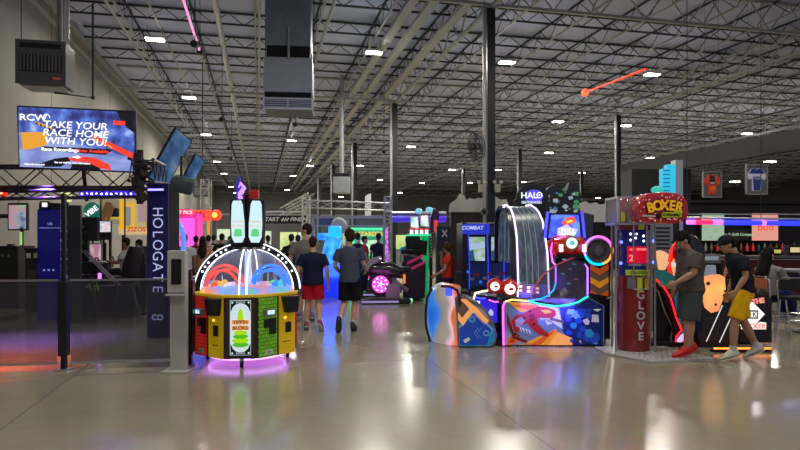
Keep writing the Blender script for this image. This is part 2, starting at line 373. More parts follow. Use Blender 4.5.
# ---- the crowd further back
A = 'in the crowd left of the dome game'
def bg(lab, px, D, head, H, top, bottom=('bgdark', (.012, .012, .016)), **k):
    k.setdefault('shoe', ('bgdark', (.02, .02, .02))); return human(lab, px, D, head, H, top=top, bottom=bottom, detail=0, **k)
bg('man in white T-shirt with dark hair right behind the white stand', 184, 13.2, .3, 1.70, ('white', (.45, .45, .48)), shorts=False, sk='brown')
bg('woman in peach top ' + A, 203, 15, .2, 1.64, ('peach', (.5, .26, .18)), shorts=False, bottom=('khaki', (.2, .15, .1)), hairstyle='long')
bg('person in dark red shirt half hidden ' + A, 196, 17.5, 0, 1.66, ('maroon', (.2, .02, .03)), shorts=False, sk='brown')
bg('person in beige shirt ' + A, 208.5, 18, .4, 1.68, ('beige', (.4, .28, .2)), shorts=False)
bg('man in black T-shirt with yellow back print ' + A, 222, 17, 0, 1.72, ('black2', (.01, .01, .01)), shorts=False)
pb = [o for o in bpy.data.objects if o.get('label', '').startswith('man in black T-shirt with yellow')][0]
MB().box((0, -.15, 1.22), (.2, .02, .24)).build('back_print', glow('print_yellow_dim', (.5, .4, .05), .5), pb)
bg('person in black hoodie at the left rim ' + A, 214, 20, 0, 1.70, ('black3', (.015, .015, .02)), shorts=False, sleeve=.98)
bg('person in dark shirt, rightmost ' + A, 230, 20, .5, 1.66, ('navy2', (.02, .025, .05)), shorts=False, sk='brown')
bg('person in dark blue shirt right of the dome game topper', 268, 19, 0, 1.68, ('blue2', (.03, .06, .2)), shorts=False)
bg('child in red shirt right of the dome game', 283, 14.5, .2, 1.32, ('red2', (.5, .03, .04)), sk='tan')
bg('person in long black coat right of the child in red', 291.5, 16, 0, 1.70, ('black2', (.01, .01, .01)), shorts=False, sleeve=.98)
bg('person in black beside the tall man in grey', 298, 17, .4, 1.68, ('black3', (.015, .015, .02)), shorts=False, sleeve=.98)
bg('person in black and white top behind the slate-shirted boy', 357.5, 16.2, 0, 1.74, ('black2', (.01, .01, .01)), shorts=False)
bg('boy in red top riding the back motorbike', 364.5, 16.0, -1.2, 1.5, ('redbrown', (.3, .03, .02)), shorts=False, sk='tan', z=.15)
bg('man in all black standing behind the front motorbike', 378.5, 17.6, .2, 1.74, ('black3', (.015, .015, .02)), shorts=False, sk='brown')
bg('person in turquoise shirt by the leaning screens', 407.5, 19, .1, 1.62, ('turquoise', (.02, .35, .5)), shorts=False)
bg('person in grey shirt between turquoise shirt and black post', 414.5, 21, 0, 1.70, ('grey3', (.12, .14, .16)), shorts=False)
bg('person in black shirt just right of the leaning screens', 423.5, 20, 0, 1.70, ('black2', (.01, .01, .01)), shorts=False, sk='brown')
bg('person behind the man in yellow shorts, dark hair just visible', 734, 11.5, .4, 1.60, ('maroon', (.2, .02, .03)), shorts=False)
sit = dict(hipL=(-.09, .04, .93), hipR=(.09, .04, .93), knL=(-.11, .42, .95), knR=(.11, .42, .95), anL=(-.1, .62, .62), anR=(.1, .62, .62), toL=(-.1, .74, .68), toR=(.1, .74, .68), elL=(-.24, .1, 1.16), wrL=(-.16, .34, 1.2), elR=(.24, .1, 1.16), wrR=(.16, .34, 1.2))
bg('driver with white shirt sitting in the middle racing simulator', 126, 13.5, PI / 2 + .1, 1.66, ('white', (.45, .45, .48)), shorts=False, pose=sit, z=-.06, sk='brown')
bg('driver in black sitting next to the one in white in the simulators', 139, 14.6, PI / 2 + .1, 1.62, ('black3', (.015, .015, .02)), shorts=False, pose=sit, z=-.06, sk='brown')

# ================================================================ camera
cam = bpy.data.cameras.new('camera'); camo = bpy.data.objects.new('camera', cam); COL.objects.link(camo)
camo.location = (0, 0, EYE); camo.rotation_euler = (PI / 2, 0, -YAW)
cam.sensor_width = 36; cam.lens = FL / 800 * 36; cam.shift_y = (HOR - 225) / 800; cam.clip_end = 300
scene.camera = camo
vs = scene.view_settings; vs.view_transform = 'Standard'; vs.look = 'None'; vs.gamma = 1; vs.use_curve_mapping = False; vs.exposure = 0.3
wd = bpy.data.worlds.new('World'); scene.world = wd; wd.use_nodes = True
wd.node_tree.nodes['Background'].inputs[0].default_value = (0.6, 0.6, 0.82, 1); wd.node_tree.nodes['Background'].inputs[1].default_value = 0.33

# ================================================================ shared materials
M_conc = mat('tilt_up_concrete', (.22, .21, .185), .85, var=.12, scale=1.2)
M_deck = mat('roof_deck', (.47, .50, .70), .8, var=.1, scale=.5)
M_light_steel = mat('painted_light_steel', (.33, .335, .33), .5)
M_dark_steel = mat('dark_primer_steel', (.02, .024, .028), .6)
M_black = mat('black_plastic', (.008, .008, .01), .35)
M_matte = mat('matte_black', (.006, .006, .008), .8)
M_navy = mat('navy_plastic', (.008, .01, .05), .4)
M_chrome = mat('chrome', (.6, .6, .62), .18, 1.0)
M_alu = mat('brushed_aluminium', (.45, .46, .47), .35, .8)
M_galv = mat('galvanised_sheet', (.34, .36, .37), .4, .6, var=.2, scale=4)
M_white = mat('white_paint', (.55, .54, .5), .5)
M_greyp = mat('grey_plastic', (.16, .16, .18), .5)
M_rubber = mat('black_rubber', (.01, .01, .01), .9)
M_clear = glass('clear_glass', (.75, .8, .9), .06)

# ---------------------------------------------------------------- floor: polished concrete
fm = bpy.data.materials.new('polished_concrete'); fm.use_nodes = True
nt = fm.node_tree; b = nt.nodes['Principled BSDF']
tc = nt.nodes.new('ShaderNodeTexCoord')
def nz(sc, det=4, rough=.6):
    n = nt.nodes.new('ShaderNodeTexNoise'); n.inputs['Scale'].default_value = sc; n.inputs['Detail'].default_value = det; n.inputs['Roughness'].default_value = rough
    nt.links.new(tc.outputs['Object'], n.inputs['Vector']); return n
n1 = nz(.35, 6, .65); n2 = nz(9, 2); n3 = nz(.8, 1, .4)
cr = nt.nodes.new('ShaderNodeValToRGB'); cr.color_ramp.elements[0].color = (.26, .236, .165, 1); cr.color_ramp.elements[1].color = (.38, .346, .245, 1)
cr.color_ramp.elements[0].position = .3; cr.color_ramp.elements[1].position = .7
nt.links.new(n1.outputs['Fac'], cr.inputs[0])
mx = nt.nodes.new('ShaderNodeMix'); mx.data_type = 'RGBA'; mx.blend_type = 'MULTIPLY'; mx.inputs[0].default_value = .2
nt.links.new(cr.outputs[0], mx.inputs[6]); nt.links.new(n2.outputs['Color'], mx.inputs[7])
# saw-cut joints every 4.3 m
sp = nt.nodes.new('ShaderNodeSeparateXYZ'); nt.links.new(tc.outputs['Object'], sp.inputs[0])
def joint(axis, step, off):
    a = nt.nodes.new('ShaderNodeMath'); a.operation = 'ADD'; a.inputs[1].default_value = off; nt.links.new(sp.outputs[axis], a.inputs[0])
    p = nt.nodes.new('ShaderNodeMath'); p.operation = 'PINGPONG'; p.inputs[1].default_value = step / 2; nt.links.new(a.outputs[0], p.inputs[0])
    l = nt.nodes.new('ShaderNodeMath'); l.operation = 'LESS_THAN'; l.inputs[1].default_value = .006; nt.links.new(p.outputs[0], l.inputs[0]); return l
j1 = joint(0, 4.27, 2.1); j2 = joint(1, 4.33, 1.0)
jm = nt.nodes.new('ShaderNodeMath'); jm.operation = 'MAXIMUM'; nt.links.new(j1.outputs[0], jm.inputs[0]); nt.links.new(j2.outputs[0], jm.inputs[1])
m2 = nt.nodes.new('ShaderNodeMix'); m2.data_type = 'RGBA'; nt.links.new(jm.outputs[0], m2.inputs[0]); nt.links.new(mx.outputs[2], m2.inputs[6]); m2.inputs[7].default_value = (.15, .135, .1, 1)
nt.links.new(m2.outputs[2], b.inputs['Base Color'])
rr = nt.nodes.new('ShaderNodeMapRange'); rr.inputs[3].default_value = .15; rr.inputs[4].default_value = .27; nt.links.new(n3.outputs['Fac'], rr.inputs[0]); nt.links.new(rr.outputs[0], b.inputs['Roughness'])
b.inputs['Specular IOR Level'].default_value = .6
b.inputs['Coat Weight'].default_value = .3; b.inputs['Coat Roughness'].default_value = .09
bp = nt.nodes.new('ShaderNodeBump'); bp.inputs['Strength'].default_value = .012; bp.inputs['Distance'].default_value = .02; n4 = nz(2.5, 1); nt.links.new(n4.outputs['Fac'], bp.inputs['Height']); nt.links.new(bp.outputs[0], b.inputs['Normal'])
struct(MB().box((32, 43, -.1), (78, 106, .2)).build('floor', fm))

# ---------------------------------------------------------------- shell
XL, XR, YB, ZT = -6.8, 70.4, 95.0, 9.6
w = MB(); w.box((XL - .15, 43, ZT / 2), (.3, 106, ZT))
for k in range(12): w.box((XL - .002, -2 + 8.1 * k, ZT / 2), (.012, .05, ZT), 1)
w.box((XL + .08, 43, ZT - .25), (.16, 106, .12), 2); w.box((XL + .05, 43, ZT - .75), (.1, 106, .08), 2)
struct(w.build('wall_left', [M_conc, M_dark_steel, M_light_steel]))
w = MB(); w.box(((XL + XR) / 2, YB + .15, ZT / 2), (XR - XL, .3, ZT)); w.box(((XL + XR) / 2, YB - .03, 5.2), (XR - XL, .06, .25), 1)
struct(w.build('wall_back', [mat('back_wall_grey', (.13, .13, .125), .8), M_light_steel]))
struct(MB().box((XR + .15, 43, ZT / 2), (.3, 106, ZT)).build('wall_right', mat('right_wall_dark', (.07, .06, .07), .8)))
# deck with ribs
w = MB(); w.box(((XL + XR) / 2, 47, ZT + .1), (XR - XL, 98, .2))
struct(w.build('ceiling', M_deck))

# ---------------------------------------------------------------- roof steel: one joist mesh, copied
def joist_mesh(L, depth, rc, nweb, name, mats, x=False, top=True):
    m = MB()
    m.box((0, L / 2, rc), (rc * 2.6, L, rc * 2), 0); 
    if top: m.box((0, L / 2, depth), (rc * 2.6, L, rc * 2), 1)
    for i in range(nweb):
        a = L * i / nweb; c = L * (i + .5) / nweb; e = L * (i + 1) / nweb
        m.tube([(0, a, depth), (0, c, rc)], rc * .62, 1, 4, cap=False); m.tube([(0, c, rc), (0, e, depth)], rc * .62, 1, 4, cap=False)
    return m.mesh(name, mats)
def place(me, name, loc, rz=0):
    o = bpy.data.objects.new(name, me); COL.objects.link(o); o.location = loc; o.rotation_euler.z = rz; return struct(o)
BAY = 13.0; Y0 = 16.9; XC = [-6.07, 6.73, 19.53, 32.33]
jm_ = joist_mesh(BAY, .62, .023, 9, 'roof_joist', [M_light_steel, M_dark_steel])
for b_ in range(7):
    for k in range(34):
        x = -4.4 + 2.133 * k
        place(jm_, 'roof_joist', (x, Y0 - BAY + BAY * b_, 8.92))
# transverse girders on the column lines (deep, light) and dark cross bridging between
gm_ = joist_mesh(12.8, 1.0, .042, 8, 'roof_girder', [M_light_steel, M_light_steel])
for b_ in range(7):
    for k in range(6):
        place(gm_, 'roof_girder', (XL + .4 + 12.8 * k, Y0 + BAY * b_, 8.55), -PI / 2)
tm_ = joist_mesh(12.8, .42, .028, 12, 'roof_truss', [M_dark_steel, M_dark_steel])
for i in range(34):
    y = 6.4 + 2.6 * i
    if abs((y - Y0 + 1) % BAY - 1) < .6: continue
    for k in range(6):
        place(tm_, 'roof_truss', (XL + .4 + 12.8 * k, y, 9.12), -PI / 2)
# long girders over the column rows
lg_ = joist_mesh(BAY, .9, .045, 7, 'roof_beam', [M_light_steel, M_light_steel])
for x in XC[1:]:
    for b_ in range(7): place(lg_, 'roof_beam', (x, Y0 - BAY + BAY * b_, 8.45))
# pipes and conduits along the hall
def pipe(x, z, r, y0, y1, m, name, lab):
    o = MB().cyl((x, y0, z), (x, y1, z), r, 0, 10).build(name, m, smooth=True); return tag(o, lab, 'pipe')
pipe(-1.3, 8.75, .10, 4, 94, M_alu, 'ceiling_pipe', 'silver round pipe running away under the roof joists left of the hanging air unit')
pipe(0.0, 8.8, .05, 4, 94, M_light_steel, 'ceiling_pipe', 'cream pipe running along the roof above the left edge of the air unit')
pipe(-4.55, 8.8, .05, 4, 94, M_light_steel, 'ceiling_pipe', 'cream pipe running away under the roof nearest to the left concrete wall')
pipe(-3.3, 8.8, .035, 4, 94, M_light_steel, 'ceiling_pipe', 'thin cream conduit second from the left concrete wall under the roof')
pipe(2.2, 8.7, .06, 4, 94, M_light_steel, 'ceiling_pipe', 'cream pipe running away along the roof from the right side of the hanging air unit')
for x, lab in ((4.5, 'wide pale cable tray under the roof, leftmost of the three beside the columns'), (5.15, 'wide pale cable tray under the roof, middle of the three beside the columns'), (6.2, 'wide pale cable tray under the roof, nearest of the three to the columns')):
    m = MB(); m.box((x, 48, 8.72), (.28, 89, .03)); m.box((x - .14, 48, 8.77), (.02, 89, .12)); m.box((x + .14, 48, 8.77), (.02, 89, .12))
    for j in range(30): m.cyl((x, 4 + 3 * j, 8.77), (x, 4 + 3 * j, 9.55), .01, 0, 4)
    tag(m.build('cable_tray', M_light_steel), lab, 'cable tray')

# ---------------------------------------------------------------- steel columns
cols = []
def column(x, y, lab, r=.15):
    t = thing('steel_column', lab, 'column', (x, y, 0), 0, 'steel columns')
    MB().box((0, 0, 4.275), (r * 1.7, r * 1.7, 8.55)).build('shaft', mat('column_black', (.006, .008, .012), .35), t, bevel=.01)
    MB().box((0, 0, .0125), (.45, .45, .025)).build('base_plate', M_dark_steel, t)
    MB().box((0, 0, 8.5), (.4, .4, .1)).build('cap_plate', M_light_steel, t)
    MB().cyl((-r * 1.5, -r, .03), (-r * 1.5, -r, 8.5), .055, 0, 10).build('downpipe', M_alu, t, smooth=True)
    return t
column(XC[1], Y0, 'nearest black steel column with a silver pipe, behind the big arched game')
column(XC[1], Y0 + 13, 'black steel column behind the motorbike games, second in the row')
column(XC[1], Y0 + 26, 'black steel column in the hall centre, third in the row')
column(XC[1], Y0 + 39, 'black steel column in the hall centre, fourth in the row')
column(XC[1], Y0 + 52, 'black steel column in the hall centre, fifth in the row')
column(XC[2], Y0 + 13, 'black steel column left of the bar, behind the red boxing game')
column(XC[2], Y0 + 26, 'black steel column of the right row, between two ceiling lights behind the arched game')
column(XC[2], Y0 + 39, 'black steel column far behind, right row, just left of the nearest column')
column(XC[3], Y0 + 39, 'black steel column deep in the right of the hall, seen over the white mountain cut-outs', .15)

# ---------------------------------------------------------------- high-bay lights
lamps = [(155,40),(374,53),(507,63),(652,75),(189,98),(292,141),(558,122),(626,126),(747,134),(206,135),(310,166),(360,166),(411,147),(452,170),(498,170),(217,162),(224,174),(231,187),(293,176),(287,190),(470,183),(549,153),(582,173),(650,158),(770,162),(623,189),(622,175),(523,182),(341,197),(422,183),(400,193),(658,176),(236,193),(380,180),(735,182),(598,198),(678,196)]
M_led = mat('led_panel', (.9, .9, .85), .4, emit=(1, .93, .78), es=22)
M_lampbody = mat('lamp_body', (.5, .5, .48), .5)
POSN = {0: 'nearest one at the left, above the big screen', 1: 'near one right of the hanging air unit', 2: 'near one just right of the nearest column', 3: 'near one at the right, beside the red neon tube', 4: 'second one along the left side'}
lt0 = None
for i, (px, py) in enumerate(lamps):
    D = min(6.85 * FL / (HOR - py), 85)
    if (px, py) == (770, 162): D = 35
    if (px, py) == (735, 182): D = 42
    p = W(px, D, 1.6 + 6.85)
    zc = ZZ(py, D)
    p.z = zc
    lab = 'white twin-panel ceiling light, ' + POSN[i] if i in POSN else 'small distant white high-bay light among many under the roof'
    if lt0 is None:
        t = thing('ceiling_light', lab, 'light', p, 0, 'high-bay ceiling lights'); lt0 = t
        MB().box((0, 0, .06), (.62, .34, .07)).build('housing', M_lampbody, t, bevel=.01)
        for s in (-1, 1): MB().box((s * .155, 0, .012), (.28, .3, .03)).build('light_panel', M_led, t)
        MB().cyl((-.25, 0, .09), (-.25, 0, .5), .008, 0, 6).cyl((.25, 0, .09), (.25, 0, .5), .008, 0, 6).cyl((-.26, 0, .1), (.26, 0, .1), .012, 0, 6).build('hanger', M_dark_steel, t)
    else:
        t = copy_tree(lt0); t.location = p; t['label'] = lab
    if D < 60:
        L = bpy.data.lights.new('lamp', 'AREA'); L.shape = 'RECTANGLE'; L.size = .6; L.size_y = .32; L.energy = 230; L.color = (1, .94, .82)
        lo = bpy.data.objects.new('high_bay_lamp', L); COL.objects.link(lo); lo.parent = t; lo.location = (0, 0, -.02)
        U = bpy.data.lights.new('added_fill', 'POINT'); U.energy = 20; U.shadow_soft_size = .15; U.color = (.85, .78, 1) if p.x > 6 else (.95, .93, 1)  # added fill under the fixture, brightens roof and upright faces; violet for LED spill
        uo = bpy.data.objects.new('added_fill_light', U); COL.objects.link(uo); uo.parent = t; uo.location = (0, 0, -.1)
# lights of the part of the hall behind and beside the camera
for i, (x, y) in enumerate([(-2, 6), (4.5, 7), (11, 9), (0.5, -1), (8, -1)]):
    t = copy_tree(lt0); t.location = (x, y, 8.35); t['label'] = 'white high-bay light over the open floor near the viewer, out of the picture'
    L = bpy.data.lights.new('lamp', 'AREA'); L.shape = 'RECTANGLE'; L.size = .6; L.size_y = .32; L.energy = 170; L.color = (1, .94, .82)
    for c in kids(t):
        if c.type == 'LIGHT': bpy.data.objects.remove(c)
    lo = bpy.data.objects.new('high_bay_lamp', L); COL.objects.link(lo); lo.parent = t; lo.location = (0, 0, -.02)
# ================================================================ hanging equipment
def lx(px, D, px0): return (px - px0) * D / FL
# unit heater at the left wall
D = 13.0; t = facing('unit_heater', 'grey box unit heater with louvred dark front hanging high by the left concrete wall', 'heater', 41, D, ZZ(84, D), .22)
M_hb = mat('heater_sheet', (.16, .17, .165), .45, .3)
w, h = .96, .93
MB().box((0, .35, h / 2), (w, .7, h)).build('casing', M_hb, t, bevel=.02)
MB().box((0, -.012, h / 2), (w + .03, .03, h + .03)).build('front_frame', mat('heater_front', (.06, .065, .07), .4), t, bevel=.006)
m = MB(); m.box((0, -.03, .44), (.84, .02, .36), 1)
for i in range(12): m.box((-.38 + i * .069, -.045, .44), (.022, .03, .34), 0)
m.box((0, -.035, .82), (.8, .02, .1), 1)
m.build('louvre_panel', [M_hb, M_matte], t)
MB().box((.32, -.034, .13), (.17, .006, .06), 0).text('Reznor', .32, .13, -.038, .045, 1).build('badge', [mat('red_badge', (.5, .05, .03), .5), M_white], t)
MB().box((0, .33, -.02), (.8, .6, .05)).build('burner_tray', M_galv, t, bevel=.01)
MB().box((.3, .75, .3), (.3, .14, .3)).build('control_box', M_greyp, t, bevel=.01)
MB().cyl((.33, .35, h), (.33, .35, 9.55 - t.location.z), .125, 0, 20).build('flue_pipe', M_galv, t, smooth=True)
m = MB().tube([(.98, .2, 1.9), (.98, .2, -.2), (.2, .2, -.13)], .022, 0, 8); m.ball((.98, .2, -.2), .045); m.build('gas_pipe', M_dark_steel, t)
for s in (-.42, .42): MB().cyl((s, .1, h), (s, .1, 9.5 - t.location.z), .01, 0, 6).build('hanger_rod', M_dark_steel, t)

# big hanging air unit
D = 17.4; t = facing('air_handling_unit', 'large grey sheet-metal air unit hanging from the roof with louvred outlet', 'air unit', 288, D, ZZ(109, D), .1)
def px(v): return (v - 288) * D / FL
Zb = t.location.z
def pz(v): return ZZ(v - 3, D) - Zb
MB().box((0, .65, (pz(60) + pz(95)) / 2), (1.4, 1.3, pz(60) - pz(95))).build('casing', mat('air_unit_sheet', (.36, .40, .41), .5, .2, var=.15), t, bevel=.02)
m = MB().box((0, .62, pz(98)), (1.34, 1.2, .2)); m.build('neck', M_matte, t)
m = MB()
z0, z1 = pz(112), pz(101)
m.box((0, .62, (z0 + z1) / 2), (1.36, 1.2, z1 - z0), 1)
for zc in (z0 + .02, z1 - .02): m.box((0, -.01, zc), (1.42, .06, .05), 0)
for xx in (-.69, 0, .69): m.box((xx, -.01, (z0 + z1) / 2), (.05, .06, z1 - z0), 0)
for k in range(5):
    for xx in (-.345, .345): m.box((xx, -.02, z0 + .06 + k * .06), (.62, .07, .012), 0, rx=.6)
m.build('louvre_outlet', [mat('pale_frame', (.6, .62, .63), .5, .1), mat('louvre_dark', (.03, .035, .05), .5)], t)
MB().box((0, .65, (pz(60) + pz(48)) / 2), (1.25, 1.15, pz(48) - pz(60))).build('flexible_collar', M_matte, t)
top = 9.5 - Zb
MB().box((0, .65, (pz(48) + top) / 2), (1.3, 1.2, top - pz(48))).build('supply_duct', mat('duct_sheet', (.22, .26, .28), .5, .4, var=.25), t, bevel=.01)
MB().cyl((.02, -.06, pz(62)), (.02, -.06, pz(30)), .04, 0, 10).build('gas_pipe', M_alu, t, smooth=True)
for s in (-.72, .72): MB().cyl((s, .65, pz(70)), (s, .65, top), .014, 0, 6).build('hanger_rod', M_dark_steel, t)

# ================================================================ screens
def emat(name, es, build):
    """screen material: build(nt, x, z) returns a colour socket from object coordinates"""
    m = bpy.data.materials.new(name); m.use_nodes = True; nt = m.node_tree; b = nt.nodes['Principled BSDF']
    tc = nt.nodes.new('ShaderNodeTexCoord'); c = build(nt, tc)
    nt.links.new(c, b.inputs['Emission Color']); b.inputs['Emission Strength'].default_value = es
    b.inputs['Base Color'].default_value = (.02, .02, .02, 1); b.inputs['Roughness'].default_value = .3
    return m
def ramp_noise(cols, scale=3, det=4, stretch=(1, 1, 1), off=0.0):
    def f(nt, tc):
        mp = nt.nodes.new('ShaderNodeMapping'); mp.inputs['Scale'].default_value = stretch; mp.inputs['Location'].default_value = (off, off, off)
        n = nt.nodes.new('ShaderNodeTexNoise'); n.inputs['Scale'].default_value = scale; n.inputs['Detail'].default_value = det
        r = nt.nodes.new('ShaderNodeValToRGB'); r.color_ramp.interpolation = 'LINEAR'
        k = len(cols)
        while len(r.color_ramp.elements) < k: r.color_ramp.elements.new(.5)
        for i, c in enumerate(cols):
            e = r.color_ramp.elements[i]; e.position = .28 + .44 * i / (k - 1); e.color = (*c, 1)
        nt.links.new(tc.outputs['Object'], mp.inputs[0]); nt.links.new(mp.outputs[0], n.inputs['Vector']); nt.links.new(n.outputs['Fac'], r.inputs[0])
        return r.outputs[0]
    return f
E_white = glow('screen_white', (.95, .95, 1), 1.3)
E_red = glow('screen_red', (1, .05, .03), 1.1)
E_yel = glow('screen_yellow', (1, .45, .05), .8)
E_black = glow('screen_black', (.01, .01, .02), .6)
E_sky = emat('screen_city', .75, ramp_noise([(.01, .01, .06), (.04, .06, .3), (.1, .2, .75), (.45, .6, 1)], 4, 5))
E_road = emat('screen_road', .8, ramp_noise([(.12, .16, .45), (.25, .32, .7), (.4, .48, .85)], 2, 3, (1, 1, 3)))

D = 9.6; SW, SH = 1.79, .94
t = thing('television', 'large wide flat screen with TAKE YOUR RACE HOME advert above the left truss', 'television', W(77, D, ZZ(139.5, D)), -YAW + .06)
t.rotation_euler = (.12, .035, -YAW + .06)
MB().box((0, .035, 0), (SW + .05, .06, SH + .05)).build('casing', M_black, t, bevel=.008)
m = MB()
X = lambda u: (u - .5) * SW      # u,v in 0..1 from the left and from the top
Zt = lambda v: (.5 - v) * SH
def poly(pts, mi, lay): m.prism([(X(a), Zt(b_)) for a, b_ in pts], -.004 - lay * .002, .002, mi)
poly([(0, 0), (1, 0), (1, 1), (0, 1)], 0, 0)
poly([(0, .42), (.26, .4), (.45, .55), (1, .78), (1, 1), (0, 1)], 1, 1)
poly([(.02, .42), (.2, .40), (.25, .44), (.25, .6), (.13, .68), (.03, .72)], 2, 2)     # yellow kerb board
poly([(.14, .22), (.27, .3), (.3, .36), (.16, .28)], 2, 2)
for k in range(4): poly([(.15 + k * .035, .235 + k * .028), (.165 + k * .035, .245 + k * .028), (.168 + k * .035, .285 + k * .026), (.153 + k * .035, .275 + k * .026)], 4, 3)
poly([(.6, .42), (.7, .45), (1, .70), (1, .80), (.72, .56)], 5, 2)
for k in range(3): poly([(.64 + k * .06, .455 + k * .05), (.67 + k * .06, .475 + k * .05), (.70 + k * .06, .54 + k * .045), (.665 + k * .06, .51 + k * .05)], 2, 3)
poly([(.85, .0), (1, .0), (1, .35), (.9, .2)], 4, 1)
poly([(.19, .64), (.82, .64), (.75, .74), (.19, .71)], 4, 3)                               # black banner
poly([(.18, .93), (.3, .84), (.42, .80), (.44, .86), (.36, .97), (.2, .99)], 4, 2)         # car
poly([(.42, .82), (.52, .78), (.66, .80), (.78, .90), (.8, 1), (.7, .97), (.6, .88), (.46, .87)], 5, 3)
poly([(.46, .9), (.6, .88), (.7, .97), (.7, 1), (.44, 1)], 4, 4)
poly([(.45, .80), (.5, .775), (.54, .80), (.5, .825)], 3, 4)
poly([(.82, .155), (.925, .155), (.925, .225), (.82, .225)], 5, 2)
for i, s in enumerate(['TAKE YOUR', 'RACE HOME', 'WITH YOU!']):
    m.text(s, X(.49), Zt(.27 + .135 * i), -.016, .155, 3, .002, .001, shear=.15, sx=1.18)
m.text('Race Recordings', X(.355), Zt(.685), -.016, .075, 3, .002, .003, sx=1.15)
m.text('Now Available', X(.635), Zt(.687), -.016, .075, 5, .002, .002, sx=1.15)
m.text('RCW', X(.13), Zt(.17), -.016, .14, 3, .002, .002, sx=1.3)
m.tube([(X(.245) + .05 * math.cos(a * .6), -.012, Zt(.16) + .06 * math.sin(a * .6)) for a in range(10)], .006, 3, 5)
m.text('See our staff for more information', X(.46), Zt(.90), -.016, .04, 3, .001, .001)
m.text('Only at the front desk', X(.13), Zt(.95), -.016, .035, 3, .001, .001)
m.build('screen', [E_sky, E_road, E_yel, E_white, E_black, E_red], t)
MB().box((0, .1, -.1), (.4, .12, .3)).cyl((0, .12, -.1), (0, .3, -1.0), .03).build('wall_bracket', M_black, t)

# two tilted screens seen from the side
E_scr2 = emat('screen_blue_art', .33, ramp_noise([(.01, .02, .08), (.04, .12, .35), (.12, .3, .6), (.5, .5, .7)], 2.5, 5))
def tilted(c, D, lo, sh, w, h, lab, m_s):
    """lo, sh: long and short edge directions as (right, away, up)"""
    cam2w = Matrix(((CY, SY, 0), (-SY, CY, 0), (0, 0, 1)))
    a = (cam2w @ Vector(lo)).normalized(); b_ = (cam2w @ Vector(sh)); b_ = (b_ - a * b_.dot(a)).normalized(); n = b_.cross(a)
    if n.dot(cam2w @ Vector((0, 1, 0))) < 0: n = -n
    t = thing('television', lab, 'television', W(c[0], D, ZZ(c[1], D)))
    M = Matrix((a, n, a.cross(n))).transposed(); t.rotation_euler = M.to_euler()
    MB().box((0, .035, 0), (w + .05, .06, h + .05)).build('casing', M_black, t, bevel=.008)
    MB().box((0, -.002, 0), (w, .01, h)).build('screen', m_s, t)
    MB().cyl((0, .06, 0), (0, .3, .0), .03).box((0, .08, 0), (.3, .05, .3)).build('wall_bracket', M_black, t)
    return t
tilted((171, 158.5), 12, (.28, .30, .75), (.21, .35, -.22), 1.14, .42, 'screen tipped steeply on the truss end above the HOLOGATE banner', E_scr2)
tilted((193.5, 171), 15.5, (.26, .30, .75), (.21, .35, -.22), .82, .3, 'smaller tipped blue screen behind the one above the HOLOGATE banner', E_scr2)

# dark rounded projector / speaker under the tipped screens
t = facing('speaker', 'dark grey rounded speaker hanging under the tipped screens', 'speaker', 181, 9.4, ZZ(184, 9.4), .3)
MB().box((.02, .1, 0), (.36, .34, .24), rx=.3, ry=.25).build('body', mat('speaker_grey', (.035, .05, .055), .5), t, bevel=.07, smooth=True)
MB().cyl((0, .1, .1), (0, .1, .45), .02).build('bracket', M_black, t)

# ================================================================ HOLOGATE arena
def truss_beam(a, b_, s, mname, lab, cell=.35):
    a = Vector(a); b_ = Vector(b_); L = (b_ - a).length; d = (b_ - a).normalized(); up = Vector((0, 0, 1)); sd = d.cross(up).normalized()
    m = MB(); c = []
    for i, j in ((-1, -1), (1, -1), (1, 1), (-1, 1)):
        o = sd * s / 2 * i + up * s / 2 * j; c.append(o); m.cyl(a + o, b_ + o, .025, 0, 8)
    n = max(2, int(L / cell))
    for q in range(4):
        o1, o2 = c[q], c[(q + 1) % 4]
        for k in range(n):
            p0 = a + d * (L * k / n); p1 = a + d * (L * (k + 1) / n)
            if k % 2: m.tube([p0 + o1, p1 + o2], .011, 0, 5)
            else: m.tube([p0 + o2, p1 + o1], .011, 0, 5)
    return tag(m.build('truss', M_black if mname == 'b' else M_alu), lab, 'truss')
Dl, Dr, Dn = 11.7, 9.6, 8.2
truss_beam(W(-40, 9.9, ZZ(177, 9.9)), W(147, 9.9, ZZ(178, 9.9)), .34, 'b', 'black lattice truss running under the big advert screen')
truss_beam(W(-60, 9.7, ZZ(196, 9.7)), W(150, 9.7, ZZ(193, 9.7)), .12, 'b', 'slim black lattice truss just below the thick one', .22)
truss_beam(W(141, 9.2, ZZ(170, 9.2)), W(163, 13, ZZ(176, 13)), .34, 'b', 'black lattice truss running back from the corner above the banner')
m = MB()
for i in range(6): m.box(tuple(W(138 + 2 * (i % 3), 9.3, ZZ(158 + 8 * i, 9.3))), (.12 + .05 * (i % 2), .15, .12), 0, rz=i * .4, rx=i * .5)
m.cyl(W(140, 9.35, ZZ(150, 9.35)), W(140, 9.35, ZZ(204, 9.35)), .05)
tag(m.build('stage_light', M_matte, bevel=.01), 'cluster of black stage lamps clamped on the truss corner beside the advert screen', 'stage light')

E_blue = glow('led_blue', (.12, .1, 1), 7)
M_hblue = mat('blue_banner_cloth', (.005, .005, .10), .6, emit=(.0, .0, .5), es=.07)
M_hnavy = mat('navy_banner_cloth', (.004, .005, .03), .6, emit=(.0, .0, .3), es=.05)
E_let = glow('lit_letter', (.55, .6, 1), .75)
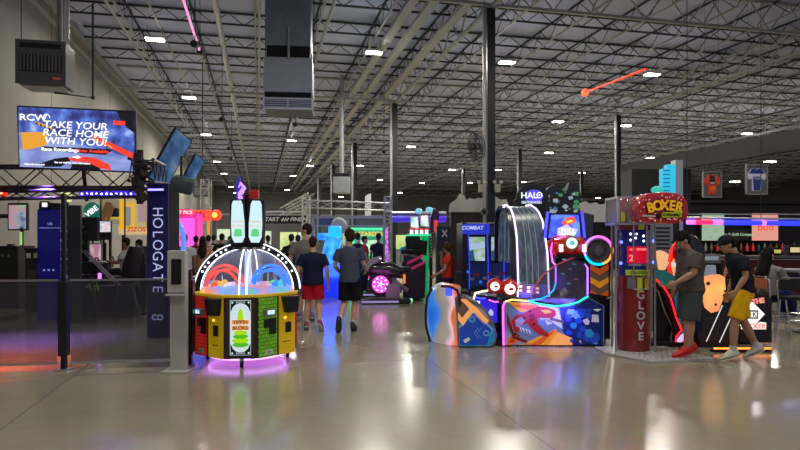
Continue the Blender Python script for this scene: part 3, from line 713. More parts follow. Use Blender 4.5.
# left pillar
t = facing('arena_pillar', 'tall square pillar wrapped in plain deep blue banner cloth left of the black post', 'pillar', 49, Dl, 0, .25)
hh = ZZ(203, Dl)
MB().box((0, .2, hh / 2), (.36, .36, hh), 0).build('frame', M_matte, t)
m = MB().box((0, 0, (ZZ(210, Dl)) / 2 + .01), (.40, .03, ZZ(210, Dl)), 0)
m.text('VR', .02, ZZ(224, Dl), -.02, .08, 1); m.text('EXPERIENCE THE FUTURE', .02, ZZ(228, Dl), -.02, .033, 1)
for k in (-.08, 0, .08): m.box((k, -.017, ZZ(270, Dl)), (.035, .006, .035), 1)
m.build('banner', [M_hblue, glow('dim_letter', (.4, .4, 1), .5)], t)
m = MB().box((-.05, -.02, ZZ(205, Dl) + .0), (.16, .12, .14), 0).box((-.05, -.085, ZZ(205, Dl)), (.1, .012, .09), 1); m.build('projector', [M_black, E_white], t, bevel=.005)
# dark frosted pane with vertical letters right of it
t = facing('arena_sign', 'narrow dark vertical sign with small lit letters beside the blue pillar', 'sign', 65, 11.2, 0)
MB().box((.1, .1, ZZ(205, 11.2) / 2), (.3, .06, ZZ(205, 11.2))).build('panel', mat('dark_green_panel', (.02, .03, .03), .4), t)
m = MB()
for i, c in enumerate('HOLOGATE'): m.text(c, -.06, ZZ(222 + i * 9.2, 11.2), .06, .17, 0, rot=PI / 2, sx=.7)
m.build('letters', glow('pale_letter', (.5, .5, .8), .8), t)
# right pillar banner
t = facing('arena_pillar', 'tall pillar with dark blue banner reading HOLOGATE downwards', 'pillar', 158, Dr, 0, -.12)
hh = ZZ(184, Dr)
MB().box((0, .2, hh / 2), (.34, .34, hh)).build('frame', M_matte, t)
m = MB().box((0, 0, hh / 2 + .01), (.355, .03, hh), 0)
for i, c in enumerate('HOLOGATE'): m.text(c, .0, ZZ(212 + i * 11, Dr), -.02, .25, 1, .003, -.002, rot=PI / 2, sx=.9)
m.text('CO', 0, ZZ(317.5, Dr), -.02, .13, 1, .003)
m.build('banner', [M_hnavy, E_let], t)
MB().box((0, -.04, ZZ(190, Dr)), (.3, .05, .06)).box((0, -.07, ZZ(190, Dr)), (.26, .01, .03), 1).build('led_bar', [M_black, E_blue], t)
# blue led bar under the truss
a = W(80, 9.75, ZZ(194, 9.75)); t = thing('led_light_bar', 'purple blue LED light bar clamped under the truss below the screen', 'light bar', a, -YAW)
L = 55 * 9.75 / FL
MB().box((L / 2, 0, 0), (L, .07, .09)).build('housing', mat('bar_blue_body', (.01, .01, .15), .4, emit=(.05, .02, 1), es=.8), t, bevel=.01)
for i in range(11): MB().ball((.05 + i * (L - .1) / 10, -.035, 0), .018, 0, 8).build('diode', glow('led_white_blue', (.6, .6, 1), 5), t)
lb = bpy.data.lights.new('bar', 'AREA'); lb.size = .8; lb.size_y = .05; lb.shape = 'RECTANGLE'; lb.energy = 12; lb.color = (.2, .15, 1)
lo = bpy.data.objects.new('bar_glow', lb); COL.objects.link(lo); lo.parent = t; lo.location = (L / 2, -.02, -.06)
# red lamp at far left
t = facing('stage_light', 'small red lamp shining at the far left under the truss', 'stage light', 3, 9.7, ZZ(193, 9.7))
MB().box((0, 0, 0), (.12, .08, .1)).build('housing', mat('red_housing', (.2, .01, .01), .4, emit=(1, .02, .01), es=.7), t, bevel=.01)
MB().ball((0, -.045, 0), .026).build('lens', glow('led_red', (1, .1, .05), 9), t)
lb = bpy.data.lights.new('redspot', 'SPOT'); lb.energy = 1100; lb.color = (1, .12, .05); lb.spot_size = 1.1; lb.spot_blend = 1; lb.shadow_soft_size = .1
lo = bpy.data.objects.new('red_spot', lb); COL.objects.link(lo); lo.location = W(-30, 7.6, 2.8)
lb = bpy.data.lights.new('bluespot', 'SPOT'); lb.energy = 1300; lb.color = (.35, .15, 1); lb.spot_size = 1.2; lb.spot_blend = 1; lb.shadow_soft_size = .1
lo = bpy.data.objects.new('blue_spot', lb); COL.objects.link(lo); lo.location = W(40, 9.6, 2.6)

# arena fence: posts and thin glass panels
def fpost(px, D, ztop, lab, foot=.09):
    t = thing('fence_post', lab, 'post', W(px, D, 0), -YAW)
    MB().box((0, 0, .01), (.16, .16, .02)).build('base_plate', M_alu, t)
    MB().box((0, 0, .10), (.055, .055, .18)).build('foot', M_black, t)
    MB().box((0, 0, .18 + .45), (.105, .105, .9)).build('sleeve', M_black, t, bevel=.008)
    MB().box((0, 0, (1.08 + ztop) / 2), (.045, .045, ztop - 1.08)).build('pole', M_black, t)
    return t
fpost(64, 7.25, ZZ(194, 7.25), 'nearest black fence post with thick sleeve, at the front left on the floor')
fpost(190, 7.5, 1.18, 'black fence post standing between the white stand and the dome game')
fpost(144, 12.2, 1.3, 'small black fence post far back left of the HOLOGATE banner')
fpost(105, 12.6, 1.5, 'slim black post far back under the racing seats')
def fpanel(a, b_, z0, z1, lab):
    a = Vector(a); b_ = Vector(b_); d = b_ - a; rz = math.atan2(d.y, d.x)
    t = thing('glass_fence_panel', lab, 'glass panel', a, rz)
    L = d.length
    MB().box((L / 2, 0, (z0 + z1) / 2), (L - .14, .01, z1 - z0)).build('pane', glass('smoked_glass', (.3, .3, .35), .07), t)
    MB().box((L / 2, 0, z1 + .012), (L - .12, .024, .024)).build('top_rail', M_greyp, t)
    MB().box((L / 2, 0, z0 - .012), (L - .12, .03, .03)).build('bottom_rail', M_alu, t)
z1 = ZZ(281, 7.3)
fpanel(W(65, 7.25), W(190, 7.5), .1, z1, 'long tinted glass fence panel between the front black post and the white stand')
fpanel(W(-90, 7.0), W(63, 7.25), .1, z1, 'tinted glass fence panel at the front left edge of the picture')

# white stand with terminal
D = 7.16; t = facing('terminal_stand', 'off-white upright stand with a dark touch terminal between banner and dome game', 'stand', 176.5, D, 0, 0)
def q(v): return (v - 176.5) * D / FL
M_ofw = mat('off_white_steel', (.40, .40, .37), .45)
MB().box((0, .05, .012), (.31, .3, .024)).build('base_plate', M_ofw, t, bevel=.004)
MB().box((.01, .06, .73), (.19, .1, 1.42)).build('upright', M_ofw, t, bevel=.01)
MB().box((0.01, -.01, 1.2), (.21, .07, .5)).build('head', M_ofw, t, bevel=.01)
MB().box((0.015, -.05, 1.2), (.12, .02, .3)).build('terminal', M_black, t, bevel=.008)
MB().box((0.01, -.06, .93), (.2, .12, .02)).build('shelf', M_ofw, t)
# blue arched neon frame behind it
D = 10.6; t = facing('neon_arch', 'blue glowing arched frame behind the white stand', 'neon arch', 175, D, 0)
pts = [(-.15, 0, .1), (-.15, 0, ZZ(238, D))] + arc(0, ZZ(238, D), .15, 180, 0, 10, rz=.28) + [(.15, 0, .1)]
MB().tube(pts, .045, 0, 8).build('tube', mat('blue_acrylic', (.1, .2, .5), .3, emit=(.12, .28, .9), es=.7), t, smooth=True)
MB().box((0, .04, .75), (.26, .04, 1.4)).build('back_panel', mat('blue_back', (.03, .1, .2), .4), t)
for s in (-.15, .15): MB().box((s, 0, .05), (.16, .3, .1)).build('foot', M_black, t)
# ================================================================ dome prize game
t = facing('prize_dome_game', 'round coin game with lit glass dome, coloured brick panels and black ticket bins', 'arcade game', 248, 8.0, 0, .12)
M_yel = mat('game_yellow', (.62, .40, .01), .35, emit=(.6, .38, 0), es=.16)
M_bred = brick('game_red_brick', (.42, .012, .006), (.30, .01, .005), (.05, .004, .002), 5.5, .4)
M_bgrn = brick('game_green_brick', (.12, .30, .02), (.08, .22, .01), (.01, .05, .005), 5.5, .4)
M_brn = mat('game_brown', (.035, .018, .012), .5)
E_w = glow('neon_white', (.9, .92, 1), 2.6)
E_cabw = mat('lit_panel_white', (.5, .55, .6), .3, emit=(.7, .9, .95), es=.5)
E_grn = glow('print_lime', (.4, .75, .0), .9); E_lim = glow('print_green', (.08, .5, .01), .9); E_gold = glow('print_gold', (.9, .35, .1), .9)
P = [(-.21, -.68), (.21, -.68), (.64, -.26), (.64, .26), (.21, .68), (-.21, .68), (-.64, .26), (-.64, -.26)]
zb, zt = .12, .87
MB().plan([(x * .97, y * .97) for x, y in P], zb, zt).build('cabinet', M_brn, t)
MB().plan([(x * 1.03, y * 1.03) for x, y in P], zt, zt + .035).build('rim', M_yel, t, bevel=.008)
def face(i, f0, f1, z0, z1, m, name, off=.0, th=.02):
    a = Vector(P[i]); c = Vector(P[(i + 1) % 8]); d = c - a; n = Vector((d.y, -d.x)).normalized()
    p = a + d * f0 + n * off; q_ = a + d * f1 + n * off
    mb = MB().plan([tuple(p), tuple(q_), tuple(q_ - n * th), tuple(p - n * th)], z0, z1)
    return mb.build(name, m, t)
def fmat(i):
    a = Vector(P[i]); c = Vector(P[(i + 1) % 8]); d = (c - a); L = d.length
    return Matrix.Translation((a.x, a.y, 0)) @ Matrix.Rotation(math.atan2(d.y, d.x), 4, 'Z'), L
M_scr = emat('small_screen', 1.0, ramp_noise([(.1, .4, .9), (.6, .9, 1), (.9, .95, 1)], 18, 2))
for i, mm in ((7, M_bred), (1, M_bgrn), (3, M_bred), (5, M_bgrn)):
    # face 7 runs from the side to the front: brick on its first half, yellow next; face 1: brick, yellow
    face(i, .02, .50, zb, zt, mm, 'brick_panel'); y = face(i, .50, .98, zb, zt, M_yel, 'yellow_door', .002)
    M, L = fmat(i)
    MB().box((L * .505, -.004, (zb + zt) / 2), (.014, .02, zt - zb), M=M).build('edge_trim', M_black, t)
    MB().box((L * .25, -.03, .67), (.16, .05, .09), 0, M=M).box((L * .25, -.058, .68), (.12, .01, .06), 1, M=M).build('display', [M_greyp, M_scr], t, bevel=.01)
    MB().box((L * .2, -.008, .54), (.07, .02, .11), M=M).build('coin_slot', M_black, t)
    MB().box((L * .36, -.008, .5), (.1, .02, .2), M=M).build('bill_acceptor', M_black, t)
    MB().prism([(L * .58, .86), (L * .98, .86), (L * .93, .65), (L * .66, .65)], -.10, -.005, M=M).build('ticket_bin', M_black, t, bevel=.01)
    MB().box((L * .78, -.008, .46), (.085, .02, .13), M=M).build('ticket_slot', M_black, t)
    MB().box((L * .70, -.006, .585), (.02, .015, .02), M=M).build('orange_lamp', glow('orange_lamp', (1, .4, .05), 5), t)
    MB().box((L * .74, -.004, .28), (.11, .006, .008), M=M).build('handle', M_brn, t)
    MB().box((L * .27, -.004, .18), (.11, .008, .06), 0, M=M).text('18+', L * .27, .18, -.01, .04, 1, .001, M=M).build('sticker', [M_white, M_black], t)
# lit centre panel with the tower print
M, L = fmat(0)
m = MB(); c = L / 2
m.prism([(c - .13, .17), (c + .13, .17), (c + .13, .84), (c - .13, .84)], -.012, 0, 0, M)
ov = [(c + .105 * math.cos(a * PI / 12), .505 + .29 * math.sin(a * PI / 12)) for a in range(24)]
for sx_ in (-1, 1):
    for sz in (-1, 1):
        m.prism([(c + sx_ * .118, .505 + sz * .33), (c + sx_ * .118, .505 + sz * .19), (c + sx_ * .09, .505 + sz * .255), (c + sx_ * .05, .505 + sz * .29), (c, .505 + sz * .30), (c, .505 + sz * .33)], -.016, -.01, 1, M)
        m.ball((c + sx_ * .098, -.018, .505 + sz * .308), (.012, .003, .012), 0, 8, M)
prof = [(.30, .095, .05), (.35, .1, .05), (.40, .09, .045), (.445, .08, .045)]
for k, (z, hw, hh_) in enumerate(prof): m.prism([(c + hw * math.cos(a * PI / 8), z + hh_ * .62 * math.sin(a * PI / 8)) for a in range(16)], -.018 - .002 * k, -.012, 2 if k % 2 else 3, M)
m.prism([(c - .035, .6), (c + .035, .6), (c + .03, .68), (c + .018, .72), (c, .74), (c - .018, .72), (c - .03, .68)], -.02, -.012, 2, M)
for z, s in ((.575, 'TIPPIN'), (.505, 'BLOKS')):
    m.prism([(c - .1, z - .028), (c + .1, z - .028), (c + .105, z + .02), (c, z + .032), (c - .105, z + .02)], -.026, -.012, 4, M)
    m.text(s, c, z, -.03, .058, 1, .001, .001, M=M, sx=1.05)
m.text('BONUS', c, .815, -.02, .032, 0, .001, M=M); m.text('BONUS', c, .195, -.02, .032, 0, .001, M=M)
m.build('lit_panel', [E_cabw, M_black, E_grn, E_lim, E_gold], t)
for xx in (-.02, .02):
    pass
fr = MB()
for sx_ in (-1, 1): fr.box((c + sx_ * .15, -.008, .5), (.05, .03, .75), M=M)
fr.build('panel_frame', mat('dark_wood', (.05, .022, .015), .5), t)
# dome floor, arcs, glass
E_orr = glow('neon_orange', (1, .06, .01), 1.3); E_bl = glow('neon_azure', (.01, .18, 1), 1.6); E_vio = glow('neon_violet', (.45, .12, 1), 2.5)
E_rb = mat('playfield', (.1, .1, .2), .4, emit=(.25, .25, .9), es=.5)
m = MB().lathe([(.6, 0), (.6, .05), (.5, .09), (.2, .1)], 0, 32, (0, 0, zt + .03))
m.build('playfield', emat('playfield_glow', .9, ramp_noise([(.1, .6, .15), (.2, .35, .9), (.9, .25, .1), (1, .6, .3)], 3, 2)), t, smooth=True)
MB().lathe([(.05, 0), (.04, .45)], 0, 16, (0, 0, zt + .1)).build('centre_column', glow('column_glow', (.55, .6, 1), 1.2), t, smooth=True)
for sgn, e, nm in ((-1, E_orr, 'red'), (1, E_bl, 'blue')):
    for yy, r in ((-.2, .2), (.0, .25), (.22, .2)):
        MB().tube([(p.x, yy, p.z) for p in arc(sgn * .3, zt + .08, r, 0, 180, 14, rz=r * 1.15)], .022 if yy < .1 else .015, 0, 6).build('arch_tube', e, t, smooth=True)
    for k in range(5):
        a = 200 + k * 35 if sgn < 0 else -20 - k * 35
        MB().ball((sgn * .38 + .06 * math.sin(k * 2), -.3 + .1 * k, zt + .13), .045, 0, 10).build('prize_ball', [E_orr, glow('ball_yellow', (1, .6, .05), 1), glow('ball_green', (.1, .8, .1), 1)][k % 3] if sgn < 0 else [E_bl, glow('ball_teal', (.05, .7, .6), 1), glow('ball_green', (.1, .8, .1), 1)][k % 3], t, smooth=True)
g = MB(); R_, H_ = .60, .56
g.lathe([(R_ * math.cos(a * PI / 2 / 9), H_ * math.sin(a * PI / 2 / 9)) for a in range(9)] + [(.02, H_)], 0, 32, (0, 0, zt + .035))
g.build('glass_dome', glass('dome_glass', (.6, .7, 1), .08), t, smooth=True)
for rot, nm in ((0.0, 'side arch'), (PI / 2, 'front arch')):
    Mr = Matrix.Rotation(rot, 4, 'Z')
    pts = [(p.x, p.z) for p in arc(0, zt + .03, .68, 0, 180, 28, rz=.64)]; pin = [(p.x, p.z) for p in arc(0, zt + .03, .605, 180, 0, 28, rz=.565)]
    b_ = MB()
    if rot == 0: b_.prism(pts + pin, -.045, .045, 0, Mr); hw = .05
    else: hw = .02
    if rot == 0:
        a_ = b_.build('arch', M_black, t)
        for k in list(range(4, 12)) + list(range(17, 25)):
            if k % 4 == 1: continue
            pp = arc(0, zt + .03, .643, 0, 180, 28, rz=.603)[k]
            MB().box((pp.x, -.05, pp.z), (.025, .008, .025)).build('arch_lamp', E_w, t)
        for yy in (-.05, .05):
            MB().tube([(p.x, yy, p.z) for p in arc(0, zt + .03, .685, 2, 178, 28, rz=.645)], .0065, 0, 6).build('neon_tube', E_w, t)
            MB().tube([(p.x, yy, p.z) for p in arc(0, zt + .03, .602, 2, 178, 28, rz=.562)], .0065, 0, 6).build('neon_tube', E_w, t)
    else:
        for s in (-.06, .03):
            MB().tube([Mr @ Vector((p.x, s, p.z)) for p in arc(0, zt + .03, .61, 0, 180, 28, rz=.57)], .010, 0, 6).build('neon_tube', E_w, t)
# topper: four glowing flasks round a post
zt2 = zt + .60
MB().lathe([(.22, 0), (.2, .03), (.06, .04), (.06, .7), (.1, .72)], 0, 16, (0, 0, zt2 - .02)).build('topper_post', M_black, t, smooth=True)
for rz_ in (0, PI):
    Mr = Matrix.Rotation(rz_, 4, 'Z')
    for s in (-1, 1):
        Mt = Mr @ Matrix.Translation((s * .105, -.1, zt2 + .02)) @ Matrix.Rotation(s * .03, 4, 'Y')
        o1 = [(-.105, .02), (.105, .02), (.1, .62), (-.1, .62)]; 
        MB().prism([(x_, z_ - .0) for x_, z_ in o1], -.02, .05, 0, Mt).build('topper_frame', M_black, t, bevel=.01)
        pl = [(-.05, .05), (.05, .05), (.082, .12), (.086, .3), (.07, .55), (.05, .6), (-.05, .6), (-.07, .55), (-.086, .3), (-.082, .12)]
        m = MB().prism(pl, -.035, -.02, 0, Mt)
        for k, (z_, hw) in enumerate(((.15, .06), (.18, .055), (.21, .05))): m.prism([(hw * math.cos(a * PI / 8), z_ + .022 * math.sin(a * PI / 8)) for a in range(16)], -.04 - .001 * k, -.03, 1, Mt)
        m.text('TIPPIN', 0, .32, -.04, .05, 2, .001, M=Mt); m.text('BLOKS', 0, .265, -.04, .05, 2, .001, M=Mt)
        m.build('topper_panel', [glow('topper_glow', (.65, .9, 1), .95), glow('topper_green', (.15, .8, .25), .8), glow('topper_amber', (.9, .6, .1), .8)], t)
m = MB()
m.box((.08, -.02, zt2 + .71), (.13, .12, .11), 0); m.build('topper_box', mat('dark_red_box', (.22, .01, .01), .4, emit=(.6, .02, .02), es=.15), t, bevel=.01)
m = MB().tube([(-.1, 0, zt2 + .64), (-.1, 0, zt2 + .72), (-.05, 0, zt2 + .80), (-.1, 0, zt2 + .86), (-.12, 0, zt2 + .8)], [.03, .035, .03, .025, .01], 0, 8)
m.build('topper_swirl', glow('swirl_violet', (.5, .25, 1), 1.6), t, smooth=True)
MB().prism([(-.16, zt2 + .64), (-.05, zt2 + .64), (-.08, zt2 + .86), (-.12, zt2 + .97), (-.16, zt2 + .84)], .02, .06).build('topper_fin', mat('fin_navy', (.02, .02, .2), .3, emit=(.1, .05, 1), es=.25), t)
# casters and underglow
MB().tube([(.5 * math.cos(k * PI / 12), .53 * math.sin(k * PI / 12), .085) for k in range(24)], .014, 0, 6, closed=True).build('underglow_tube', glow('underglow_lilac', (.7, .3, 1), 3), t, smooth=True)
for a in (0, 90, 180, 270):
    x_, y_ = .52 * math.cos(math.radians(a - 90)), .58 * math.sin(math.radians(a - 90))
    cst = MB().box((x_, y_, .1), (.05, .06, .04)).build('caster_fork', M_alu, t)
    o = MB().cyl((x_ - .018, y_, .042), (x_ + .018, y_, .042), .042, 0, 16).build('wheel', M_rubber, cst)
MB().plan([(x * .86, y * .86) for x, y in P], .105, .12).build('underglow', glow('underglow_pink', (.6, .12, 1), .55), t)
lb = bpy.data.lights.new('under', 'AREA'); lb.size = 1.1; lb.energy = 2; lb.color = (.8, .25, 1)
lo = bpy.data.objects.new('under_glow', lb); COL.objects.link(lo); lo.parent = t; lo.location = (0, 0, .1)
lb = bpy.data.lights.new('ug', 'AREA'); lb.size = .1; lb.energy = 6
bpy.data.lights.remove(lb)
# blue lit side of a second game behind it on the left
t = facing('redemption_game', 'small dark game with blue and pink lit side just left of the dome game', 'arcade game', 200, 9.4, 0, .5)
MB().box((0, 0, .5), (.34, .5, 1.0)).build('cabinet', M_navy, t, bevel=.02)
m = MB()
m.box((.0, -.26, .9), (.26, .01, .1), 0); m.text('D', 0, .65, -.26, .25, 1, .006); m.box((0, -.26, .35), (.3, .01, .4), 0)
m.build('lit_front', [glow('front_blue', (.03, .1, 1), 1.3), glow('front_pink', (.9, .2, .6), 1.5)], t)
# ================================================================ arched ball game with racing creature print
D0 = 8.85; PX0 = 555
t = facing('arch_lane_game', 'large arcade game with arched light-edged lane, creature print and rainbow speaker ring', 'arcade game', PX0, D0, 0, 0)
def X(v, D=None): return (v - 400) * (D or D0) / FL - (PX0 - 400) * D0 / FL
def Zp(v, D=None): return ZZ(v, D or D0)
M_cab = mat('cabinet_black', (.006, .006, .01), .3)
E_cyan = glow('neon_cyan', (.0, .55, .9), 2.0); E_pink = glow('neon_pink', (1, .12, .75), 2.2); E_purp = glow('neon_purple', (.45, .15, 1), 2.6)
E_lila = glow('neon_lilac', (.72, .6, 1), 2.6); E_or2 = glow('neon_orange_soft', (1, .35, .05), 1.8)
arch = t
# main cabinet body
body = [(X(503), .1), (X(607), .1), (X(607), Zp(296)), (X(590), Zp(293)), (X(578), Zp(303)), (X(560), Zp(306)), (X(540), Zp(303)), (X(520), Zp(300)), (X(507), Zp(300)), (X(503), Zp(304))]
MB().prism(body, 0, 1.0).build('cabinet', M_cab, t, bevel=.01)
MB().box((X(555), .45, .06), (1.5, .8, .08)).build('plinth', M_matte, t)
# printed front panel: flat art shapes in low relief
m = MB()
prt = {'slate': (.10, .15, .19), 'red': (.28, .008, .008), 'dred': (.12, .004, .006), 'amber': (.75, .28, .01), 'orange': (.6, .09, .01), 'blue': (.01, .05, .35), 'dblue': (.004, .012, .1), 'sky': (.12, .28, .55), 'pale': (.45, .47, .5), 'black': (.008, .008, .012), 'grey': (.22, .22, .25), 'gold': (.55, .3, .08), 'teal': (.01, .2, .4), 'brown': (.11, .07, .05)}
PK = list(prt); PM = [mat('print_' + k, c, .35, emit=c, es=.27, var=.25, scale=14) for k, c in prt.items()]
def pp(pts, k, lay, base=0.0, mb=None, D=None, th=.002):
    mb = mb or m
    mb.prism([(X(a, D), Zp(b_, D)) for a, b_ in pts], base - .004 - lay * th, base + .001, PK.index(k))
pp([(505, 345), (604, 345), (604, 306), (588, 297), (578, 304.5), (560, 307.5), (540, 304.5), (520, 301.5), (508, 301.5), (505, 305)], 'slate', 0)
pp([(505, 330), (522, 342), (540, 345), (505, 345)], 'grey', 1)
pp([(560, 308), (578, 305), (588, 298), (603, 306), (603, 345), (572, 345), (562, 330)], 'dblue', 1)
pp([(508, 302), (530, 303), (545, 309), (520, 312)], 'amber', 1); pp([(512, 305), (538, 305), (550, 318), (530, 311)], 'orange', 2)
pp([(536, 304.5), (558, 308), (564, 330), (552, 322), (544, 316)], 'pale', 1); pp([(543, 315), (568, 322), (566, 324), (542, 318)], 'brown', 2)
pp([(520, 345), (556, 329), (560, 345)], 'amber', 1); pp([(530, 345), (550, 332), (556, 330), (540, 345)], 'orange', 2); pp([(548, 345), (558, 332), (572, 338), (572, 345)], 'gold', 2)
# red mechanical beast: body, neck, head with open jaw, claws, tail
pp([(507, 312), (511, 324), (514, 333), (520, 335), (514, 342), (509, 343), (512, 334), (507, 324)], 'dred', 3)
pp([(511, 321), (516, 315), (524, 313), (531, 309), (538, 306.5), (548, 307.5), (555, 310), (556, 315), (552, 318), (543, 317), (537, 318), (538, 324), (544, 331), (549, 333), (547, 337), (538, 334), (531, 328), (527, 323), (522, 325), (518, 333), (514, 331)], 'red', 4)
pp([(515, 320), (521, 317), (525, 320), (521, 326), (516, 327)], 'grey', 5); pp([(528, 315), (533, 313), (535, 318), (531, 322)], 'dred', 5)
pp([(540, 310), (548, 309.5), (552, 312), (545, 313.5)], 'amber', 5); pp([(539, 319), (546, 319), (544, 322), (548, 328), (546, 331), (540, 325)], 'slate', 5); pp([(545, 320), (552, 323), (547, 325)], 'pale', 6)
for i in range(5): pp([(540 + i * 2, 318.2), (541.6 + i * 2, 318.2), (540.8 + i * 2, 320.6)], 'pale', 7)
for i in range(4): pp([(519 + 3 * i, 327 + i), (521 + 3 * i, 327 + i), (521.5 + 3 * i, 332 + i)], 'pale', 5)
for a, b_, r in ((530, 311, 1.6), (524, 318, 1.4), (534, 324, 1.5), (515, 334, 1.6)): pp([(a + r * math.cos(k), b_ + r * math.sin(k)) for k in range(6)], 'black', 6)
pp([(508, 338), (517, 334), (519, 341), (512, 345), (507, 345)], 'orange', 3); pp([(513, 335), (528, 341), (526, 343), (512, 338)], 'dred', 4)
# blue angular armour pile on the right of the panel
rnd = random.Random(3)
for i in range(34):
    a = 566 + rnd.random() * 33; b_ = 306 + rnd.random() * 36; r = 2.2 + rnd.random() * 3.6; n_ = rnd.choice((4, 5, 6)); o_ = rnd.random() * 3
    pts = [(min(603, max(563, a + r * math.cos(o_ + k * 2 * PI / n_) * rnd.uniform(.7, 1.3))), min(344, max(309, b_ + r * math.sin(o_ + k * 2 * PI / n_)))) for k in range(n_)]
    pp(pts, rnd.choice(['blue', 'blue', 'blue', 'sky', 'pale', 'dblue', 'blue', 'teal']), 3 + i * .4)
m.build('front_print', PM, t)
# neon outline of the front
ptsL = [(503.5, 345), (503, 320), (503, 306), (505, 301.5), (512, 299.5)]
MB().tube([(X(a), -.015, Zp(b_)) for a, b_ in ptsL[:4]], .016, 0, 8).build('neon_tube', E_pink, t, smooth=True)
MB().tube([(X(a), -.015, Zp(b_)) for a, b_ in [(505, 301.5), (512, 299.5), (528, 301)]], .014, 0, 8).build('neon_tube', glow('neon_yellow', (.9, .6, .15), 2), t, smooth=True)
MB().tube([(X(a), -.015, Zp(b_)) for a, b_ in [(528, 301), (540, 304), (555, 306), (568, 305), (578, 302), (588, 296)]], .014, 0, 8).build('neon_tube', glow('neon_teal', (.02, .75, .65), 1.8), t, smooth=True)
for pts, e in (([(588, 296), (588, 268), (585, 264)], E_purp), ([(548, 296), (554, 290), (556, 283)], E_cyan), ([(556, 283), (556, 265), (553, 262)], E_purp), ([(553, 262), (551, 250), (553, 243), (558, 238), (566, 236.5)], E_pink), ([(528, 301), (541, 299), (548, 296)], E_cyan)):
    MB().tube([(X(a), .02, Zp(b_)) for a, b_ in pts], .013, 0, 8).build('neon_tube', e, t, smooth=True)
# back body rising on the right behind the panel
MB().prism([(X(553, 9.2), .8), (X(607, 9.2), .8), (X(609, 9.2), Zp(245, 9.2)), (X(556, 9.2), Zp(258, 9.2))], .35, 1.0).build('upper_body', M_cab, t, bevel=.01)
# windows: slanting tinted covers over the play lanes
cov = glass('smoke_cover', (.35, .3, .45), .16)
m = MB().prism([(X(p[0]), Zp(p[1])) for p in [(532, 300), (537, 285), (545, 273), (556, 264), (570, 259), (586, 262), (586, 296), (578, 301), (560, 304)]], .0, .012)
m.build('clear_cover', cov, t)
MB().tube([(X(a), -.01, Zp(b_)) for a, b_ in [(531, 300), (534, 287), (543, 275), (556, 265), (572, 258), (586, 255)]], .011, 0, 6).build('cover_edge', mat('red_edge', (.35, .05, .05), .3, emit=(.6, .1, .1), es=.3), t, smooth=True)
m = MB()
for i in range(7):
    m.box((X(568 + (i % 3) * 6), .2 + .08 * (i % 2), Zp(290 - 5 * i)), (.05, .03, .02), i % 2)
m.build('lane_lights', [glow('dim_lilac', (.3, .25, .5), .8), glow('dim_teal', (.1, .5, .4), .8)], t)
# arched lane: (left px, right px, py, depth behind the front)
LP = [(518, 548, 298, .12), (518.5, 547.5, 285, .16), (518, 547, 270, .2), (517.6, 546.4, 255, .26), (517, 544.5, 240, .34), (516, 543, 231, .4), (514.5, 541.4, 222, .47), (512.5, 538, 214, .56), (510.5, 534.5, 209.5, .66), (507, 530, 206.5, .8), (503, 525, 207, .98), (500.5, 521, 211, 1.1), (499, 519, 222, 1.2), (499, 518, 260, 1.25)]
def lane(a, b_, dz, th, dy=0.0):
    """strip between fractions a and b of the lane's width"""
    rs = []
    for l, r, py_, y in LP:
        Dq = D0 + y; x0, x1 = X(l, Dq), X(r, Dq); z = Zp(py_, Dq); w_ = x1 - x0
        rs.append([Vector((x0 + a * w_, y + dy, z + dz)), Vector((x0 + b_ * w_, y + dy, z + dz)), Vector((x0 + b_ * w_, y + dy + th, z + dz - th)), Vector((x0 + a * w_, y + dy + th, z + dz - th))])
    return MB().rings(rs)
lm = emat('lane_glow', .36, ramp_noise([(.02, .03, .07), (.05, .07, .12), (.10, .15, .20), (.22, .34, .38)], 5, 6, (5, 1, 1)))
lane(0, 1, 0, .03).build('lane', lm, t, smooth=True)
for q_ in (.3, .5, .7): lane(q_ - .012, q_ + .012, .004, .02, -.008).build('lane_stripe', glow('lane_pale', (.35, .5, .55), .35), t, smooth=True)
lane(-.22, -.02, .01, .06).build('side_rail', M_cab, t, smooth=True); lane(1.0, 1.1, .01, .06).build('side_rail', M_cab, t, smooth=True)
for fr_ in (-.02, 1.02):
    MB().tube([(X(l, D0 + y) + fr_ * (X(r, D0 + y) - X(l, D0 + y)), y - .03, Zp(py_, D0 + y) + .02) for l, r, py_, y in LP[:11]], .013, 0, 8).build('neon_tube', E_lila, t, smooth=True)
# clear bubble with red twin lamps
MB().lathe([(.34 * math.cos(a * PI / 16), .32 * math.sin(a * PI / 16)) for a in range(8)] + [(.02, .32)], 0, 28, (X(523), .4, Zp(298))).build('clear_bubble', glass('bubble', (.6, .6, .9), .09), t, smooth=True)
M_red = mat('game_red_gloss', (.45, .012, .01), .2, coat=.5, emit=(.6, .01, .01), es=.12)
for px_, py_, r in ((497, 287, .095), (512, 289.5, .115)):
    L = MB().ball((X(px_), .2, Zp(py_)), (r * 1.3, r * 1.3, r * 1.25), 0, 18).build('lamp_pod', M_red, t, smooth=True)
    MB().cyl((X(px_ - 1), .2 - r * 1.25, Zp(py_)), (X(px_ - 1), .2 - r * .9, Zp(py_)), r * .68, 0, 20).build('lens', glow('lens_white', (1, .75, .65), 2.5), L)
for k, px_ in enumerate((522, 530, 539)):
    MB().box((X(px_), .15, Zp(289 + k)), (.07, .08, .12)).box((X(px_), .1, Zp(287 + k)), (.05, .02, .04), 1).box((X(px_), .1, Zp(291 + k)), (.05, .02, .04), 1).build('control_block', [M_red, glow('warm_white', (1, .8, .6), 2)], t, bevel=.004)
